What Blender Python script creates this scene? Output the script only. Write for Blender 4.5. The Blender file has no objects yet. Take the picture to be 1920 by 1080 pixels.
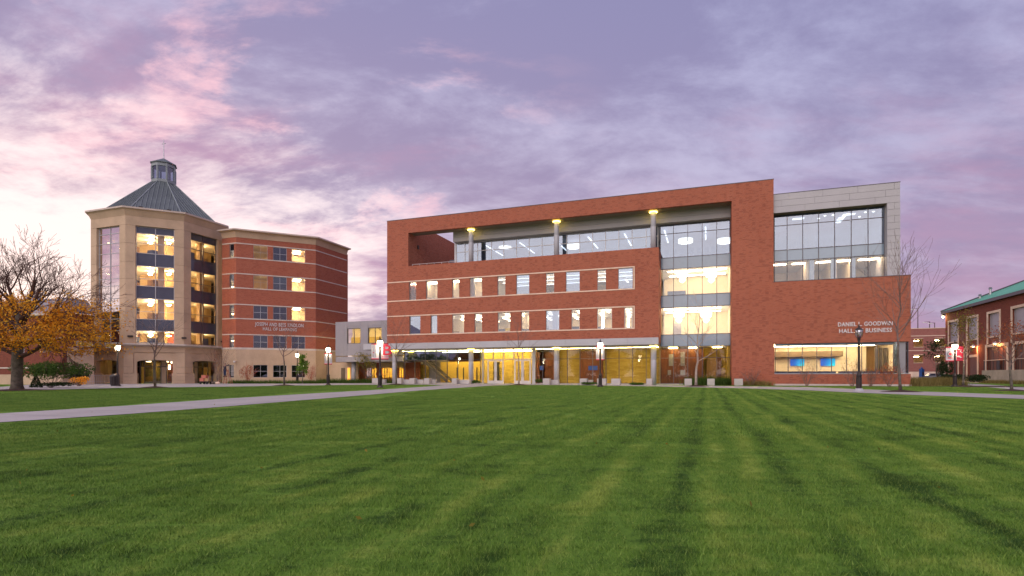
import bpy, bmesh, math, random
import numpy as np
from mathutils import Vector, Matrix, Euler

sc = bpy.context.scene
C = bpy.context.collection
R = math.radians

# ------------------------------------------------------------------ camera
FPX, CX, HY, EYE = 1028.0, 960.0, 705.0, 1.0      # focal length and horizon row in 1920-wide pixels, eye height in m
cam_d = bpy.data.cameras.new('camera')
cam_d.sensor_width = 36.0
cam_d.lens = 36.0 * FPX / 1920.0
cam_d.shift_y = (HY - 540.0) / 1920.0
cam_d.clip_start, cam_d.clip_end = 0.1, 6000.0
cam = bpy.data.objects.new('camera', cam_d)
cam.location = (0, 0, EYE)
cam.rotation_euler = (R(90), 0, 0)
C.objects.link(cam)
sc.camera = cam

# ------------------------------------------------------------------ exposure
sc.view_settings.view_transform = 'Standard'
sc.view_settings.look = 'None'
sc.view_settings.exposure = 0.2
sc.view_settings.gamma = 1.0
sc.view_settings.use_curve_mapping = False
sc.render.engine = 'CYCLES'
sc.cycles.max_bounces = 8
sc.cycles.transparent_max_bounces = 16
sc.cycles.sample_clamp_indirect = 6.0
sc.cycles.use_denoising = True

# ------------------------------------------------------------------ sky at dusk (world)
SUN_AZ, SUN_EL = -152.0, 34.0        # soft fill added from behind the viewer: azimuth from +Y clockwise, elevation (degrees)
w = bpy.data.worlds.new('World'); sc.world = w; w.use_nodes = True
nt = w.node_tree; nt.nodes.clear()


class NG:
    """small helper for node graphs"""
    def __init__(s, nt): s.nt = nt
    def n(s, typ, ins=None, **kw):
        nd = s.nt.nodes.new(typ)
        for k, v in kw.items(): setattr(nd, k, v)
        if ins:
            for k, v in ins.items():
                sock = nd.inputs[k]
                if isinstance(v, bpy.types.NodeSocket): s.nt.links.new(v, sock)
                else: sock.default_value = v
        return nd
    def math(s, op, a, b=0.0, c=None, clamp=False):
        nd = s.n('ShaderNodeMath', operation=op, use_clamp=clamp)
        for i, v in enumerate((a, b) if c is None else (a, b, c)):
            if isinstance(v, bpy.types.NodeSocket): s.nt.links.new(v, nd.inputs[i])
            else: nd.inputs[i].default_value = v
        return nd.outputs[0]
    def mix(s, fac, a, b, blend='MIX'):
        nd = s.n('ShaderNodeMix', data_type='RGBA', blend_type=blend, clamp_factor=True)
        for sock, v in ((nd.inputs[0], fac), (nd.inputs[6], a), (nd.inputs[7], b)):
            if isinstance(v, bpy.types.NodeSocket): s.nt.links.new(v, sock)
            else: sock.default_value = v if not isinstance(v, tuple) or len(v) != 3 else (*v, 1)
        return nd.outputs[2]
    def noise(s, vec, scale, detail=4, rough=0.55, dist=0.0, out=0):
        return s.n('ShaderNodeTexNoise', {'Vector': vec, 'Scale': scale, 'Detail': detail, 'Roughness': rough, 'Distortion': dist}).outputs[out]
    def ramp(s, fac, lo, hi):
        return s.n('ShaderNodeMapRange', {'Value': fac, 'From Min': lo, 'From Max': hi}, interpolation_type='SMOOTHSTEP').outputs[0]
    def sep(s, v):
        nd = s.n('ShaderNodeSeparateXYZ', {0: v}); return nd.outputs
    def comb(s, x, y, z):
        nd = s.n('ShaderNodeCombineXYZ')
        for i, v in enumerate((x, y, z)):
            if isinstance(v, bpy.types.NodeSocket): s.nt.links.new(v, nd.inputs[i])
            else: nd.inputs[i].default_value = v
        return nd.outputs[0]


SKYOFF, PINKOFF, HOTOFF = (12.7, 10.8, 0.0), (12.1, 4.0, 0.0), (2.1, 3.7, 0.0)
g = NG(nt)
tc = g.n('ShaderNodeTexCoord').outputs['Generated']
x, y, z = g.sep(tc)[:]
zz = g.math('MAXIMUM', z, 0.0)
den = g.math('ADD', zz, 0.28)
pv = g.comb(g.math('DIVIDE', x, den), g.math('DIVIDE', y, den), 0.0)
# slant the cloud bands a little, as the wind has drawn them
pm = g.n('ShaderNodeMapping', {'Vector': pv, 'Location': SKYOFF, 'Rotation': (0, 0, R(24)), 'Scale': (0.62, 1.0, 1.0)}).outputs[0]
n_big = g.noise(pm, 0.8, 6, 0.52, 0.25)
n_mid = g.noise(pm, 3.2, 12, 0.65, 0.3)
n_fine = g.noise(pm, 8.5, 9, 0.62, 0.2)
cl = g.math('ADD', g.math('MULTIPLY', n_big, 0.42), g.math('ADD', g.math('MULTIPLY', n_mid, 0.40), g.math('MULTIPLY', n_fine, 0.18)))
# closeness to the afterglow low in the west, to the left of the view
hl = g.n('ShaderNodeVectorMath', {0: g.comb(x, y, 0.0)}, operation='NORMALIZE').outputs[0]
GA = R(-58)
az_c = g.n('ShaderNodeVectorMath', {0: hl, 1: (math.sin(GA), math.cos(GA), 0)}, operation='DOT_PRODUCT').outputs['Value']
el_c = g.math('SUBTRACT', 1.0, g.ramp(zz, 0.08, 0.54))
el_w = g.math('SUBTRACT', 1.0, g.ramp(zz, 0.05, 0.75))
glow = g.math('MULTIPLY', g.ramp(az_c, 0.52, 0.97), el_c)
wide = g.math('MULTIPLY', g.ramp(az_c, -0.1, 0.95), el_w)
low = g.math('SUBTRACT', 1.0, g.ramp(zz, 0.0, 0.62))
dark = g.mix(low, (0.27, 0.26, 0.46), (0.37, 0.285, 0.44))
lite = g.mix(low, (0.44, 0.445, 0.68), (0.55, 0.47, 0.63))
dark = g.mix(g.math('MULTIPLY', wide, 0.7), dark, (0.47, 0.33, 0.46))
lite = g.mix(g.math('MULTIPLY', wide, 0.7), lite, (0.84, 0.70, 0.80))
base = g.mix(g.ramp(cl, 0.425, 0.585), dark, lite)
# rosy undersides, in drifts
pink_n = g.noise(g.n('ShaderNodeMapping', {'Vector': pm, 'Location': PINKOFF}).outputs[0], 1.3, 7, 0.62, 0.3)
pinkm = g.math('MULTIPLY', g.ramp(pink_n, 0.47, 0.64), g.math('ADD', g.math('MULTIPLY', wide, 0.30), 0.45))
base = g.mix(pinkm, base, (0.56, 0.31, 0.46))
# lit edges of cloud
n_hot = g.noise(g.n('ShaderNodeMapping', {'Vector': pm, 'Location': HOTOFF}).outputs[0], 2.1, 9, 0.58, 0.3)
hot = g.math('MULTIPLY', g.ramp(g.math('ADD', g.math('MULTIPLY', n_hot, 0.6), g.math('MULTIPLY', n_mid, 0.4)), 0.51, 0.59), g.ramp(az_c, 0.35, 0.80))
hot = g.math('MULTIPLY', hot, g.math('SUBTRACT', 1.0, g.ramp(zz, 0.42, 0.60)))
base = g.mix(g.math('MULTIPLY', hot, 0.9), base, (0.98, 0.58, 0.66))
# bright breaks in the cloud near the afterglow
cb = g.math('ADD', g.math('MULTIPLY', n_big, 0.30), g.math('ADD', g.math('MULTIPLY', n_mid, 0.45), g.math('MULTIPLY', n_fine, 0.25)))
gm = g.ramp(g.math('ADD', cb, g.math('MULTIPLY', glow, 0.205)), 0.50, 0.68)
base = g.mix(g.math('MULTIPLY', gm, g.ramp(glow, 0.0, 0.35)), base, (1.08, 0.89, 0.89))
sky = g.n('ShaderNodeTexSky', sky_type='NISHITA', sun_disc=False, sun_elevation=R(2.5), sun_rotation=R(-42))
bg1 = g.n('ShaderNodeBackground', {'Color': base, 'Strength': 1.0})
bg2 = g.n('ShaderNodeBackground', {'Color': sky.outputs[0], 'Strength': 0.12})
mx = g.n('ShaderNodeMixShader', {0: 0.1, 1: bg1.outputs[0], 2: bg2.outputs[0]})
outw = g.n('ShaderNodeOutputWorld')
nt.links.new(mx.outputs[0], outw.inputs[0])
w.cycles.sampling_method = 'MANUAL'
w.cycles.sample_map_resolution = 512

# ------------------------------------------------------------------ broad, soft fill lamp added behind the viewer to brighten the facades
sd = bpy.data.lights.new('sun_fill', 'SUN'); sd.energy = 1.9; sd.angle = R(70); sd.color = (1.0, 0.90, 0.82)
so = bpy.data.objects.new('sun_fill', sd); C.objects.link(so)
sdir = Vector((math.sin(R(SUN_AZ)) * math.cos(R(SUN_EL)), math.cos(R(SUN_AZ)) * math.cos(R(SUN_EL)), math.sin(R(SUN_EL))))
so.rotation_euler = sdir.to_track_quat('Z', 'Y').to_euler()
so.location = (0, -20, 60)

# ------------------------------------------------------------------ materials
MATS = {}


def newmat(name):
    m = bpy.data.materials.new(name); m.use_nodes = True
    nt = m.node_tree
    b = nt.nodes['Principled BSDF']
    MATS[name] = m
    return m, NG(nt), b


def bump(g, b, h, strength=0.3, dist=0.02):
    bn = g.n('ShaderNodeBump', {'Height': h, 'Strength': strength, 'Distance': dist})
    g.nt.links.new(bn.outputs[0], b.inputs['Normal'])


def plain(name, col, rough=0.6, metal=0.0, var=0.12, scale=1.5, fine=None, spec=0.4, bmp=0.0):
    """a plain surface with uneven tone and wear"""
    m, g, b = newmat(name)
    co = g.n('ShaderNodeTexCoord').outputs['Object']
    n1 = g.noise(co, scale, 6, 0.6)
    n2 = g.noise(co, fine or scale * 9, 4, 0.6)
    f = g.math('ADD', g.math('MULTIPLY', n1, 0.65), g.math('MULTIPLY', n2, 0.35))
    lo = tuple(c * (1 - var * 1.6) for c in col); hi = tuple(min(1, c * (1 + var * 1.6)) for c in col)
    cc = g.mix(g.ramp(f, 0.3, 0.7), lo, hi)
    g.nt.links.new(cc, b.inputs['Base Color'])
    b.inputs['Roughness'].default_value = rough
    b.inputs['Metallic'].default_value = metal
    b.inputs['Specular IOR Level'].default_value = spec
    if bmp: bump(g, b, n2, bmp)
    return m


def brick(name, c1, c2, dark, mortar, bw=0.21, bh=0.075, dirt=0.32):
    m, g, b = newmat(name)
    t = g.n('ShaderNodeTexCoord')
    ox, oy, oz = g.sep(t.outputs['Object'])[:]
    nx, ny, nz = g.sep(t.outputs['Normal'])[:]
    side = g.math('GREATER_THAN', g.math('ABSOLUTE', nx), 0.6)
    uu = g.math('ADD', g.math('MULTIPLY', oy, side), g.math('MULTIPLY', ox, g.math('SUBTRACT', 1.0, side)))
    v = g.comb(uu, oz, 0.0)
    bt = g.n('ShaderNodeTexBrick', {'Vector': v, 'Color1': (*c1, 1), 'Color2': (*c2, 1), 'Mortar': (*mortar, 1), 'Scale': 1.0,
             'Mortar Size': 0.008, 'Mortar Smooth': 0.3, 'Bias': -0.1, 'Brick Width': bw, 'Row Height': bh}, offset=0.5)
    # single burnt bricks, gathered in loose clusters
    cell = g.comb(g.math('FLOOR', g.math('DIVIDE', uu, bw * 1.5)), g.math('FLOOR', g.math('DIVIDE', oz, bh * 1.5)), 0.0)
    wn = g.n('ShaderNodeTexWhiteNoise', {'Vector': cell}, noise_dimensions='2D').outputs['Value']
    clus = g.noise(v, 0.9, 5, 0.65)
    dm = g.math('MULTIPLY', g.math('GREATER_THAN', g.math('ADD', wn, g.math('MULTIPLY', clus, 0.9)), 1.25), 0.30)
    col = g.mix(dm, bt.outputs['Color'], dark)
    big = g.ramp(g.noise(v, 0.22, 6, 0.6), 0.35, 0.68)
    col = g.mix(g.math('MULTIPLY', big, dirt * 0.4), col, tuple(0.5 * (a + b) for a, b in zip(c2, dark)))
    streak = g.noise(g.n('ShaderNodeMapping', {'Vector': v, 'Scale': (1.3, 0.12, 1)}).outputs[0], 1.4, 5, 0.6)
    col = g.mix(g.math('MULTIPLY', g.ramp(streak, 0.5, 0.75), 0.16), col, tuple(c * 0.6 for c in c1))
    g.nt.links.new(col, b.inputs['Base Color'])
    b.inputs['Roughness'].default_value = 0.85
    b.inputs['Specular IOR Level'].default_value = 0.25
    bump(g, b, g.math('ADD', g.math('MULTIPLY', bt.outputs['Fac'], -1.0), g.math('MULTIPLY', g.noise(v, 30, 3), 0.4)), 0.5, 0.01)
    return m


def glass(name, tint, refl=0.25, rough=0.0, gcol=(0.9, 0.95, 1.0)):
    m, g, b = newmat(name)
    g.nt.nodes.remove(b)
    out = g.nt.nodes['Material Output']
    tr = g.n('ShaderNodeBsdfTransparent', {'Color': (*tint, 1)})
    gn = g.noise(g.n('ShaderNodeTexCoord').outputs['Object'], 0.35, 2, 0.5)
    bn = g.n('ShaderNodeBump', {'Height': gn, 'Strength': 0.06, 'Distance': 0.03})
    gl = g.n('ShaderNodeBsdfGlossy', {'Color': (*gcol, 1), 'Roughness': rough, 'Normal': bn.outputs[0]})
    ge = g.n('ShaderNodeNewGeometry')
    ca = g.math('ABSOLUTE', g.n('ShaderNodeVectorMath', {0: ge.outputs['Normal'], 1: ge.outputs['Incoming']}, operation='DOT_PRODUCT').outputs['Value'])
    fr = g.math('POWER', g.math('SUBTRACT', 1.0, ca, clamp=True), 5.0)
    fac = g.math('ADD', g.math('MULTIPLY', fr, 1.0 - refl), refl, clamp=True)
    mx = g.n('ShaderNodeMixShader', {0: fac, 1: tr.outputs[0], 2: gl.outputs[0]})
    g.nt.links.new(mx.outputs[0], out.inputs[0])
    return m


def emit(name, col, strength):
    m, g, b = newmat(name)
    b.inputs['Base Color'].default_value = (*[min(1, c) for c in col], 1)
    b.inputs['Emission Color'].default_value = (*col, 1)
    b.inputs['Emission Strength'].default_value = strength
    return m


def wood(name, a, bcol, scale=1.0):
    m, g, b = newmat(name)
    co = g.n('ShaderNodeTexCoord').outputs['Object']
    v = g.n('ShaderNodeMapping', {'Vector': co, 'Scale': (3 * scale, 3 * scale, 0.35 * scale)}).outputs[0]
    n = g.noise(v, 2.2, 8, 0.65, 1.2)
    g.nt.links.new(g.mix(g.ramp(n, 0.32, 0.7), a, bcol), b.inputs['Base Color'])
    b.inputs['Roughness'].default_value = 0.45
    return m


M_brick = brick('brick_red', (0.42, 0.096, 0.043), (0.345, 0.072, 0.034), (0.13, 0.045, 0.035), (0.48, 0.30, 0.22))
M_brick2 = brick('brick_wing', (0.43, 0.115, 0.062), (0.36, 0.088, 0.048), (0.24, 0.06, 0.04), (0.36, 0.19, 0.14), dirt=0.3)
M_brick3 = brick('brick_maroon', (0.27, 0.070, 0.042), (0.21, 0.052, 0.034), (0.11, 0.034, 0.026), (0.15, 0.07, 0.055), dirt=0.3)
M_brick4 = brick('brick_garage', (0.36, 0.13, 0.10), (0.30, 0.10, 0.08), (0.2, 0.07, 0.06), (0.34, 0.2, 0.17), dirt=0.3)
M_stone = plain('stone_band', (0.78, 0.58, 0.44), 0.8, var=0.10, scale=0.8)
M_panel = plain('zinc_panel', (0.44, 0.415, 0.425), 0.55, 0.0, var=0.05, scale=0.35, fine=12)
M_panel2 = plain('grey_metal_panel', (0.30, 0.28, 0.30), 0.45, 0.3, var=0.06, scale=0.35, fine=9)
M_fascia = plain('fascia_metal', (0.43, 0.42, 0.44), 0.45, 0.2, var=0.05, scale=0.3, fine=7)
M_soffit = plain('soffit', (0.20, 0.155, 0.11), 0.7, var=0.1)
M_col = plain('column_paint', (0.44, 0.43, 0.46), 0.5, var=0.05, scale=0.8)
M_mull = plain('mullion_dark', (0.11, 0.10, 0.11), 0.4, 0.5, var=0.05)
M_mullL = plain('mullion_silver', (0.50, 0.49, 0.50), 0.4, 0.3, var=0.05)
M_jamb = plain('window_jamb', (0.16, 0.11, 0.07), 0.6, var=0.1)
M_precast = plain('precast_tan', (0.54, 0.385, 0.262), 0.85, var=0.09, scale=0.45, fine=14, bmp=0.15)
M_precastL = plain('precast_light', (0.60, 0.52, 0.46), 0.8, var=0.10, scale=0.7, fine=11)
M_cornice = plain('cornice_edge', (0.58, 0.47, 0.40), 0.8, var=0.08, scale=0.6)
M_roof = plain('standing_seam_green_grey', (0.135, 0.155, 0.155), 0.45, 0.35, var=0.14, scale=0.5, fine=5)
M_seam = plain('seam_metal', (0.27, 0.30, 0.30), 0.45, 0.4, var=0.1)
M_green = plain('green_metal_roof', (0.10, 0.42, 0.26), 0.5, 0.1, var=0.10, scale=0.25, fine=3)
M_conc = plain('concrete', (0.50, 0.46, 0.43), 0.9, var=0.10, scale=1.1, fine=20, bmp=0.2)
M_concT = plain('concrete_wall', (0.46, 0.385, 0.30), 0.9, var=0.12, scale=0.8, fine=12, bmp=0.2)
M_dark = plain('dark_opening', (0.03, 0.028, 0.03), 0.7)
M_black = plain('black_paint', (0.045, 0.034, 0.032), 0.4, 0.3, var=0.2, scale=3)
M_cream = plain('cream_wall', (0.80, 0.68, 0.50), 0.8, var=0.05, scale=0.25, fine=2)
M_ceil = plain('ceiling_white', (0.80, 0.76, 0.70), 0.9, var=0.04, scale=0.3)
M_carpet = plain('carpet', (0.18, 0.17, 0.19), 0.95, var=0.1)
M_yel = plain('yellow_wall', (0.62, 0.43, 0.10), 0.7, var=0.10, scale=0.5, fine=5)
M_yelstone = brick('yellow_stone', (0.60, 0.45, 0.13), (0.48, 0.35, 0.09), (0.34, 0.22, 0.04), (0.40, 0.28, 0.06), bw=0.6, bh=0.16)
M_wood = wood('brown_panelling', (0.10, 0.030, 0.014), (0.21, 0.065, 0.026))
M_woodL = wood('light_wood', (0.36, 0.20, 0.08), (0.46, 0.28, 0.12))
M_blue = plain('blue_fabric', (0.10, 0.13, 0.22), 0.9)
M_spand = plain('spandrel_blue_grey', (0.20, 0.27, 0.34), 0.12, 0.0, var=0.05, scale=0.2, spec=1.0)
M_spandD = plain('spandrel_dark', (0.055, 0.060, 0.085), 0.06, 0.0, var=0.1, scale=0.2, spec=1.0)
M_glass = glass('glass_clear', (0.95, 0.95, 0.95), 0.05)
M_glassU = glass('glass_upper', (0.50, 0.58, 0.70), 0.19, gcol=(0.86, 0.93, 1.0))
M_glassR = glass('glass_reflective', (0.55, 0.52, 0.50), 0.78, gcol=(1.0, 0.94, 0.90))
M_glassD = glass('glass_dark', (0.42, 0.44, 0.46), 0.13)
M_glassG = glass('glass_ground', (0.90, 0.88, 0.82), 0.025)
M_tube = emit('tube_light', (1.0, 0.84, 0.60), 13.0)
M_tubeB = emit('lobby_light', (1.0, 0.77, 0.30), 56.0)
M_tubeC = emit('classroom_light', (1.0, 0.80, 0.48), 28.0)
M_tubeD = emit('dim_tube_light', (1.0, 0.90, 0.75), 4.0)
M_greywall = plain('grey_wall', (0.24, 0.25, 0.31), 0.8, var=0.10, scale=0.5)
M_drum = emit('drum_shade', (1.0, 0.82, 0.58), 3.5)
M_chand = emit('chandelier_glow', (1.0, 0.80, 0.50), 15.0)
M_ring = emit('ring_light', (1.0, 0.74, 0.14), 10.0)
M_bowl = emit('bowl_light', (1.0, 0.70, 0.33), 90.0)
M_globe = emit('globe_lit', (1.0, 0.84, 0.55), 14.0)
M_globeOff = glass('globe_unlit', (0.75, 0.72, 0.78), 0.35)
M_wallpack = emit('wall_lamp_glow', (1.0, 0.78, 0.35), 30.0)
M_warmpack = emit('warm_lamp_glow', (1.0, 0.52, 0.18), 26.0)
M_mulch = plain('mulch', (0.055, 0.026, 0.016), 0.95, var=0.5, scale=3, fine=40, bmp=0.8)
M_bark = plain('bark_grey', (0.13, 0.11, 0.085), 0.95, var=0.35, scale=4, fine=30, bmp=0.6)
M_barkD = plain('bark_dark', (0.075, 0.048, 0.038), 0.95, var=0.3, scale=4, fine=30, bmp=0.5)
M_barkL = plain('bark_pale', (0.36, 0.29, 0.24), 0.9, var=0.25, scale=4, fine=25)
M_twigD = plain('twig_dark', (0.105, 0.052, 0.042), 0.9, var=0.25, scale=2)
M_twig = plain('twig_brown', (0.20, 0.13, 0.11), 0.9, var=0.25, scale=2)
M_red = plain('banner_red', (0.66, 0.03, 0.07), 0.7, var=0.05)
M_white = plain('banner_white', (0.66, 0.63, 0.66), 0.7, var=0.05, scale=2)
M_greytext = plain('banner_grey', (0.25, 0.24, 0.28), 0.7)
M_letter = plain('letter_metal', (0.70, 0.66, 0.66), 0.35, 0.3, var=0.04)
M_bluep = plain('blue_post', (0.01, 0.08, 0.30), 0.4)
M_carp = plain('car_paint_pale', (0.42, 0.46, 0.55), 0.25, 0.4, var=0.03, spec=0.8)
M_tyre = plain('rubber', (0.02, 0.02, 0.02), 0.9)
M_steel = plain('galvanised', (0.45, 0.44, 0.47), 0.35, 0.7)
M_ladder = plain('ladder_red', (0.45, 0.13, 0.09), 0.6)
M_denim = plain('denim', (0.03, 0.05, 0.11), 0.9)
M_navy = plain('navy_cloth', (0.022, 0.025, 0.05), 0.9)
M_skin = plain('skin', (0.40, 0.22, 0.15), 0.6)
M_hair = plain('hair_dark', (0.02, 0.012, 0.01), 0.7)
M_asph = plain('asphalt', (0.06, 0.058, 0.06), 0.95, var=0.15, scale=2, fine=30)
M_blind = plain('window_blind', (0.33, 0.31, 0.34), 0.35, var=0.06, scale=0.6, spec=0.8)
M_rail = plain('white_rail', (0.52, 0.44, 0.42), 0.6)
M_yellowp = plain('yellow_board', (0.75, 0.52, 0.03), 0.7)


def leafmat(name, cols, trans=0.25, rough=0.7):
    m, g, b = newmat(name)
    pos = g.n('ShaderNodeNewGeometry').outputs['Position']
    rn = g.n('ShaderNodeNewGeometry').outputs['Random Per Island']
    n = g.noise(pos, 1.1, 3, 0.6)
    f = g.math('ADD', g.math('MULTIPLY', rn, 0.6), g.math('MULTIPLY', n, 0.5))
    c = g.mix(g.ramp(f, 0.2, 0.6), cols[0], cols[1])
    c = g.mix(g.ramp(f, 0.6, 0.95), c, cols[2])
    g.nt.links.new(c, b.inputs['Base Color'])
    b.inputs['Roughness'].default_value = rough
    b.inputs['Specular IOR Level'].default_value = 0.2
    tl_ = g.n('ShaderNodeBsdfTranslucent', {'Color': c})
    mx_ = g.n('ShaderNodeMixShader', {0: 0.38, 1: b.outputs[0], 2: tl_.outputs[0]})
    g.nt.links.new(mx_.outputs[0], g.nt.nodes['Material Output'].inputs[0])
    return m


M_leafO = leafmat('leaf_orange', ((0.55, 0.20, 0.015), (0.92, 0.42, 0.03), (0.98, 0.60, 0.08)))
M_leafR = leafmat('leaf_russet', ((0.22, 0.055, 0.02), (0.45, 0.13, 0.05), (0.55, 0.22, 0.08)))
M_leafY = leafmat('leaf_yellow_green', ((0.10, 0.10, 0.02), (0.24, 0.21, 0.035), (0.40, 0.28, 0.05)))
M_leafG = leafmat('leaf_green', ((0.035, 0.07, 0.015), (0.07, 0.14, 0.02), (0.14, 0.20, 0.04)))
M_leafB = leafmat('leaf_bright_green', ((0.07, 0.15, 0.02), (0.14, 0.27, 0.03), (0.22, 0.33, 0.05)))
M_leafD = leafmat('leaf_dark_green', ((0.018, 0.032, 0.012), (0.03, 0.055, 0.018), (0.05, 0.08, 0.03)))
M_leafT = leafmat('leaf_tan_grass', ((0.16, 0.13, 0.04), (0.28, 0.22, 0.07), (0.36, 0.30, 0.12)))

# the mown stripes run square to the main facade
UX, UY = 0.9424, -0.3346      # along the main facade, to the right and nearer
WX, WY = -UY, UX              # into the building


def lawn_nodes(g, blade=False):
    pos = g.n('ShaderNodeNewGeometry').outputs['Position']
    px, py, pz = g.sep(pos)[:]
    a = g.math('ADD', g.math('MULTIPLY', px, UX), g.math('MULTIPLY', py, UY))
    bq = g.math('ADD', g.math('MULTIPLY', px, WX), g.math('MULTIPLY', py, WY))
    wob = g.math('MULTIPLY', g.math('SUBTRACT', g.noise(pos, 0.2, 3, 0.5), 0.5), 0.6)
    a2 = g.math('ADD', a, wob)
    st = g.math('SINE', g.math('MULTIPLY', a2, 2 * math.pi / 1.05))
    st2 = g.math('SINE', g.math('ADD', g.math('MULTIPLY', a2, 2 * math.pi / 0.47), 1.0))
    stripe_sheen = g.math('ADD', g.math('MULTIPLY', st, 0.22), g.math('MULTIPLY', st2, 0.20))  # light and dark sheen of leaning blades, put into the turf colour
    stripe_sheen = g.math('MULTIPLY', stripe_sheen, g.math('ADD', 0.5, g.math('MULTIPLY', g.ramp(g.math('SUBTRACT', a2, g.math('MULTIPLY', bq, 0.02)), -5.0, 1.0), 0.6)))
    # combed streaks: noise stretched along the mowing direction, and across it
    sv = g.comb(g.math('MULTIPLY', a, 2.6), g.math('MULTIPLY', bq, 0.35), 0.0)
    streak = g.noise(sv, 1.0, 7, 0.68)
    sv2 = g.comb(g.math('MULTIPLY', px, 0.45), g.math('MULTIPLY', py, 1.5), 0.0)
    cross = g.noise(sv2, 1.0, 7, 0.65)
    patch = g.noise(pos, 0.7, 6, 0.62)
    f = g.math('ADD', g.math('MULTIPLY', g.math('SUBTRACT', streak, 0.5), 2.2), g.math('MULTIPLY', g.math('SUBTRACT', cross, 0.5), 2.0))
    f = g.math('ADD', f, g.math('MULTIPLY', g.math('SUBTRACT', patch, 0.5), 1.6))
    clump = g.noise(pos, 3.2, 5, 0.7); clump2 = g.noise(g.comb(g.math('MULTIPLY', px, 5.0), g.math('MULTIPLY', py, 11.0), 1.0), 1.0, 5, 0.7)
    f = g.math('ADD', f, g.math('MULTIPLY', g.math('SUBTRACT', clump, 0.5), 1.3))
    f = g.math('ADD', f, g.math('MULTIPLY', g.math('SUBTRACT', clump2, 0.5), 1.5))
    f = g.math('ADD', f, stripe_sheen)
    f = g.math('ADD', g.math('MULTIPLY', f, 0.60), 0.50)
    fine = g.noise(pos, 60 if not blade else 25, 3, 0.7)
    f = g.math('ADD', f, g.math('MULTIPLY', g.math('SUBTRACT', fine, 0.5), 0.7 if not blade else 0.35))
    c = g.mix(g.ramp(f, 0.0, 0.5), (0.040, 0.095, 0.015), (0.140, 0.262, 0.034))
    c = g.mix(g.ramp(f, 0.5, 1.05), c, (0.31, 0.40, 0.070))
    yel = g.ramp(g.noise(g.comb(g.math('MULTIPLY', px, 0.5), g.math('MULTIPLY', py, 1.4), 3.0), 1.3, 8, 0.75), 0.58, 0.74)
    c = g.mix(g.math('MULTIPLY', yel, 0.24), c, (0.36, 0.34, 0.07))
    return c, pos


m, g, b = newmat('lawn_turf')
c, pos = lawn_nodes(g)
g.nt.links.new(c, b.inputs['Base Color']); b.inputs['Roughness'].default_value = 0.95
b.inputs['Specular IOR Level'].default_value = 0.1
bump(g, b, g.noise(pos, 45, 4, 0.7), 0.9, 0.03)
M_lawn = m
m, g, b = newmat('grass_blade')
c, pos = lawn_nodes(g, True)
rnd = g.n('ShaderNodeNewGeometry').outputs['Random Per Island']
c = g.mix(g.math('MULTIPLY', g.ramp(rnd, 0.55, 1.0), 0.75), c, (0.26, 0.36, 0.07))
c = g.mix(g.math('MULTIPLY', g.ramp(rnd, 0.45, 0.0), 0.75), c, (0.026, 0.066, 0.012))
g.nt.links.new(c, b.inputs['Base Color']); b.inputs['Roughness'].default_value = 0.6
b.inputs['Specular IOR Level'].default_value = 0.2
M_blade = m

m, g, b = newmat('path_concrete')
pos = g.n('ShaderNodeNewGeometry').outputs['Position']
px, py, pz = g.sep(pos)[:]
aa = g.math('ADD', g.math('MULTIPLY', px, UX), g.math('MULTIPLY', py, UY))
bb = g.math('ADD', g.math('MULTIPLY', px, WX), g.math('MULTIPLY', py, WY))
n1 = g.noise(pos, 0.5, 6, 0.6); n2 = g.noise(pos, 12, 5, 0.7)
c = g.mix(g.ramp(g.math('ADD', g.math('MULTIPLY', n1, 0.6), g.math('MULTIPLY', n2, 0.4)), 0.35, 0.65), (0.35, 0.315, 0.30), (0.46, 0.415, 0.39))
jt = g.math('LESS_THAN', g.math('FRACT', g.math('DIVIDE', bb, 1.8)), 0.03)
c = g.mix(g.math('MULTIPLY', jt, 0.7), c, (0.2, 0.17, 0.16))
g.nt.links.new(c, b.inputs['Base Color']); b.inputs['Roughness'].default_value = 0.9
bump(g, b, n2, 0.2, 0.01)
M_path = m

m, g, b = newmat('screen_picture')
co = g.sep(g.n('ShaderNodeTexCoord').outputs['Generated'])[:]
c = g.mix(g.ramp(co[0], 0.1, 0.9), (0.0, 0.06, 0.42), (0.0, 0.26, 0.60))
c = g.mix(g.math('MULTIPLY', g.ramp(g.math('SUBTRACT', co[0], co[2]), 0.2, 0.8), 0.7), c, (0.0, 0.45, 0.60))
g.nt.links.new(c, b.inputs['Base Color']); g.nt.links.new(c, b.inputs['Emission Color'])
b.inputs['Emission Strength'].default_value = 0.8
M_screen = m
M_tv = emit('dim_screen', (0.02, 0.05, 0.22), 0.8)

# ------------------------------------------------------------------ mesh helpers


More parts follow.
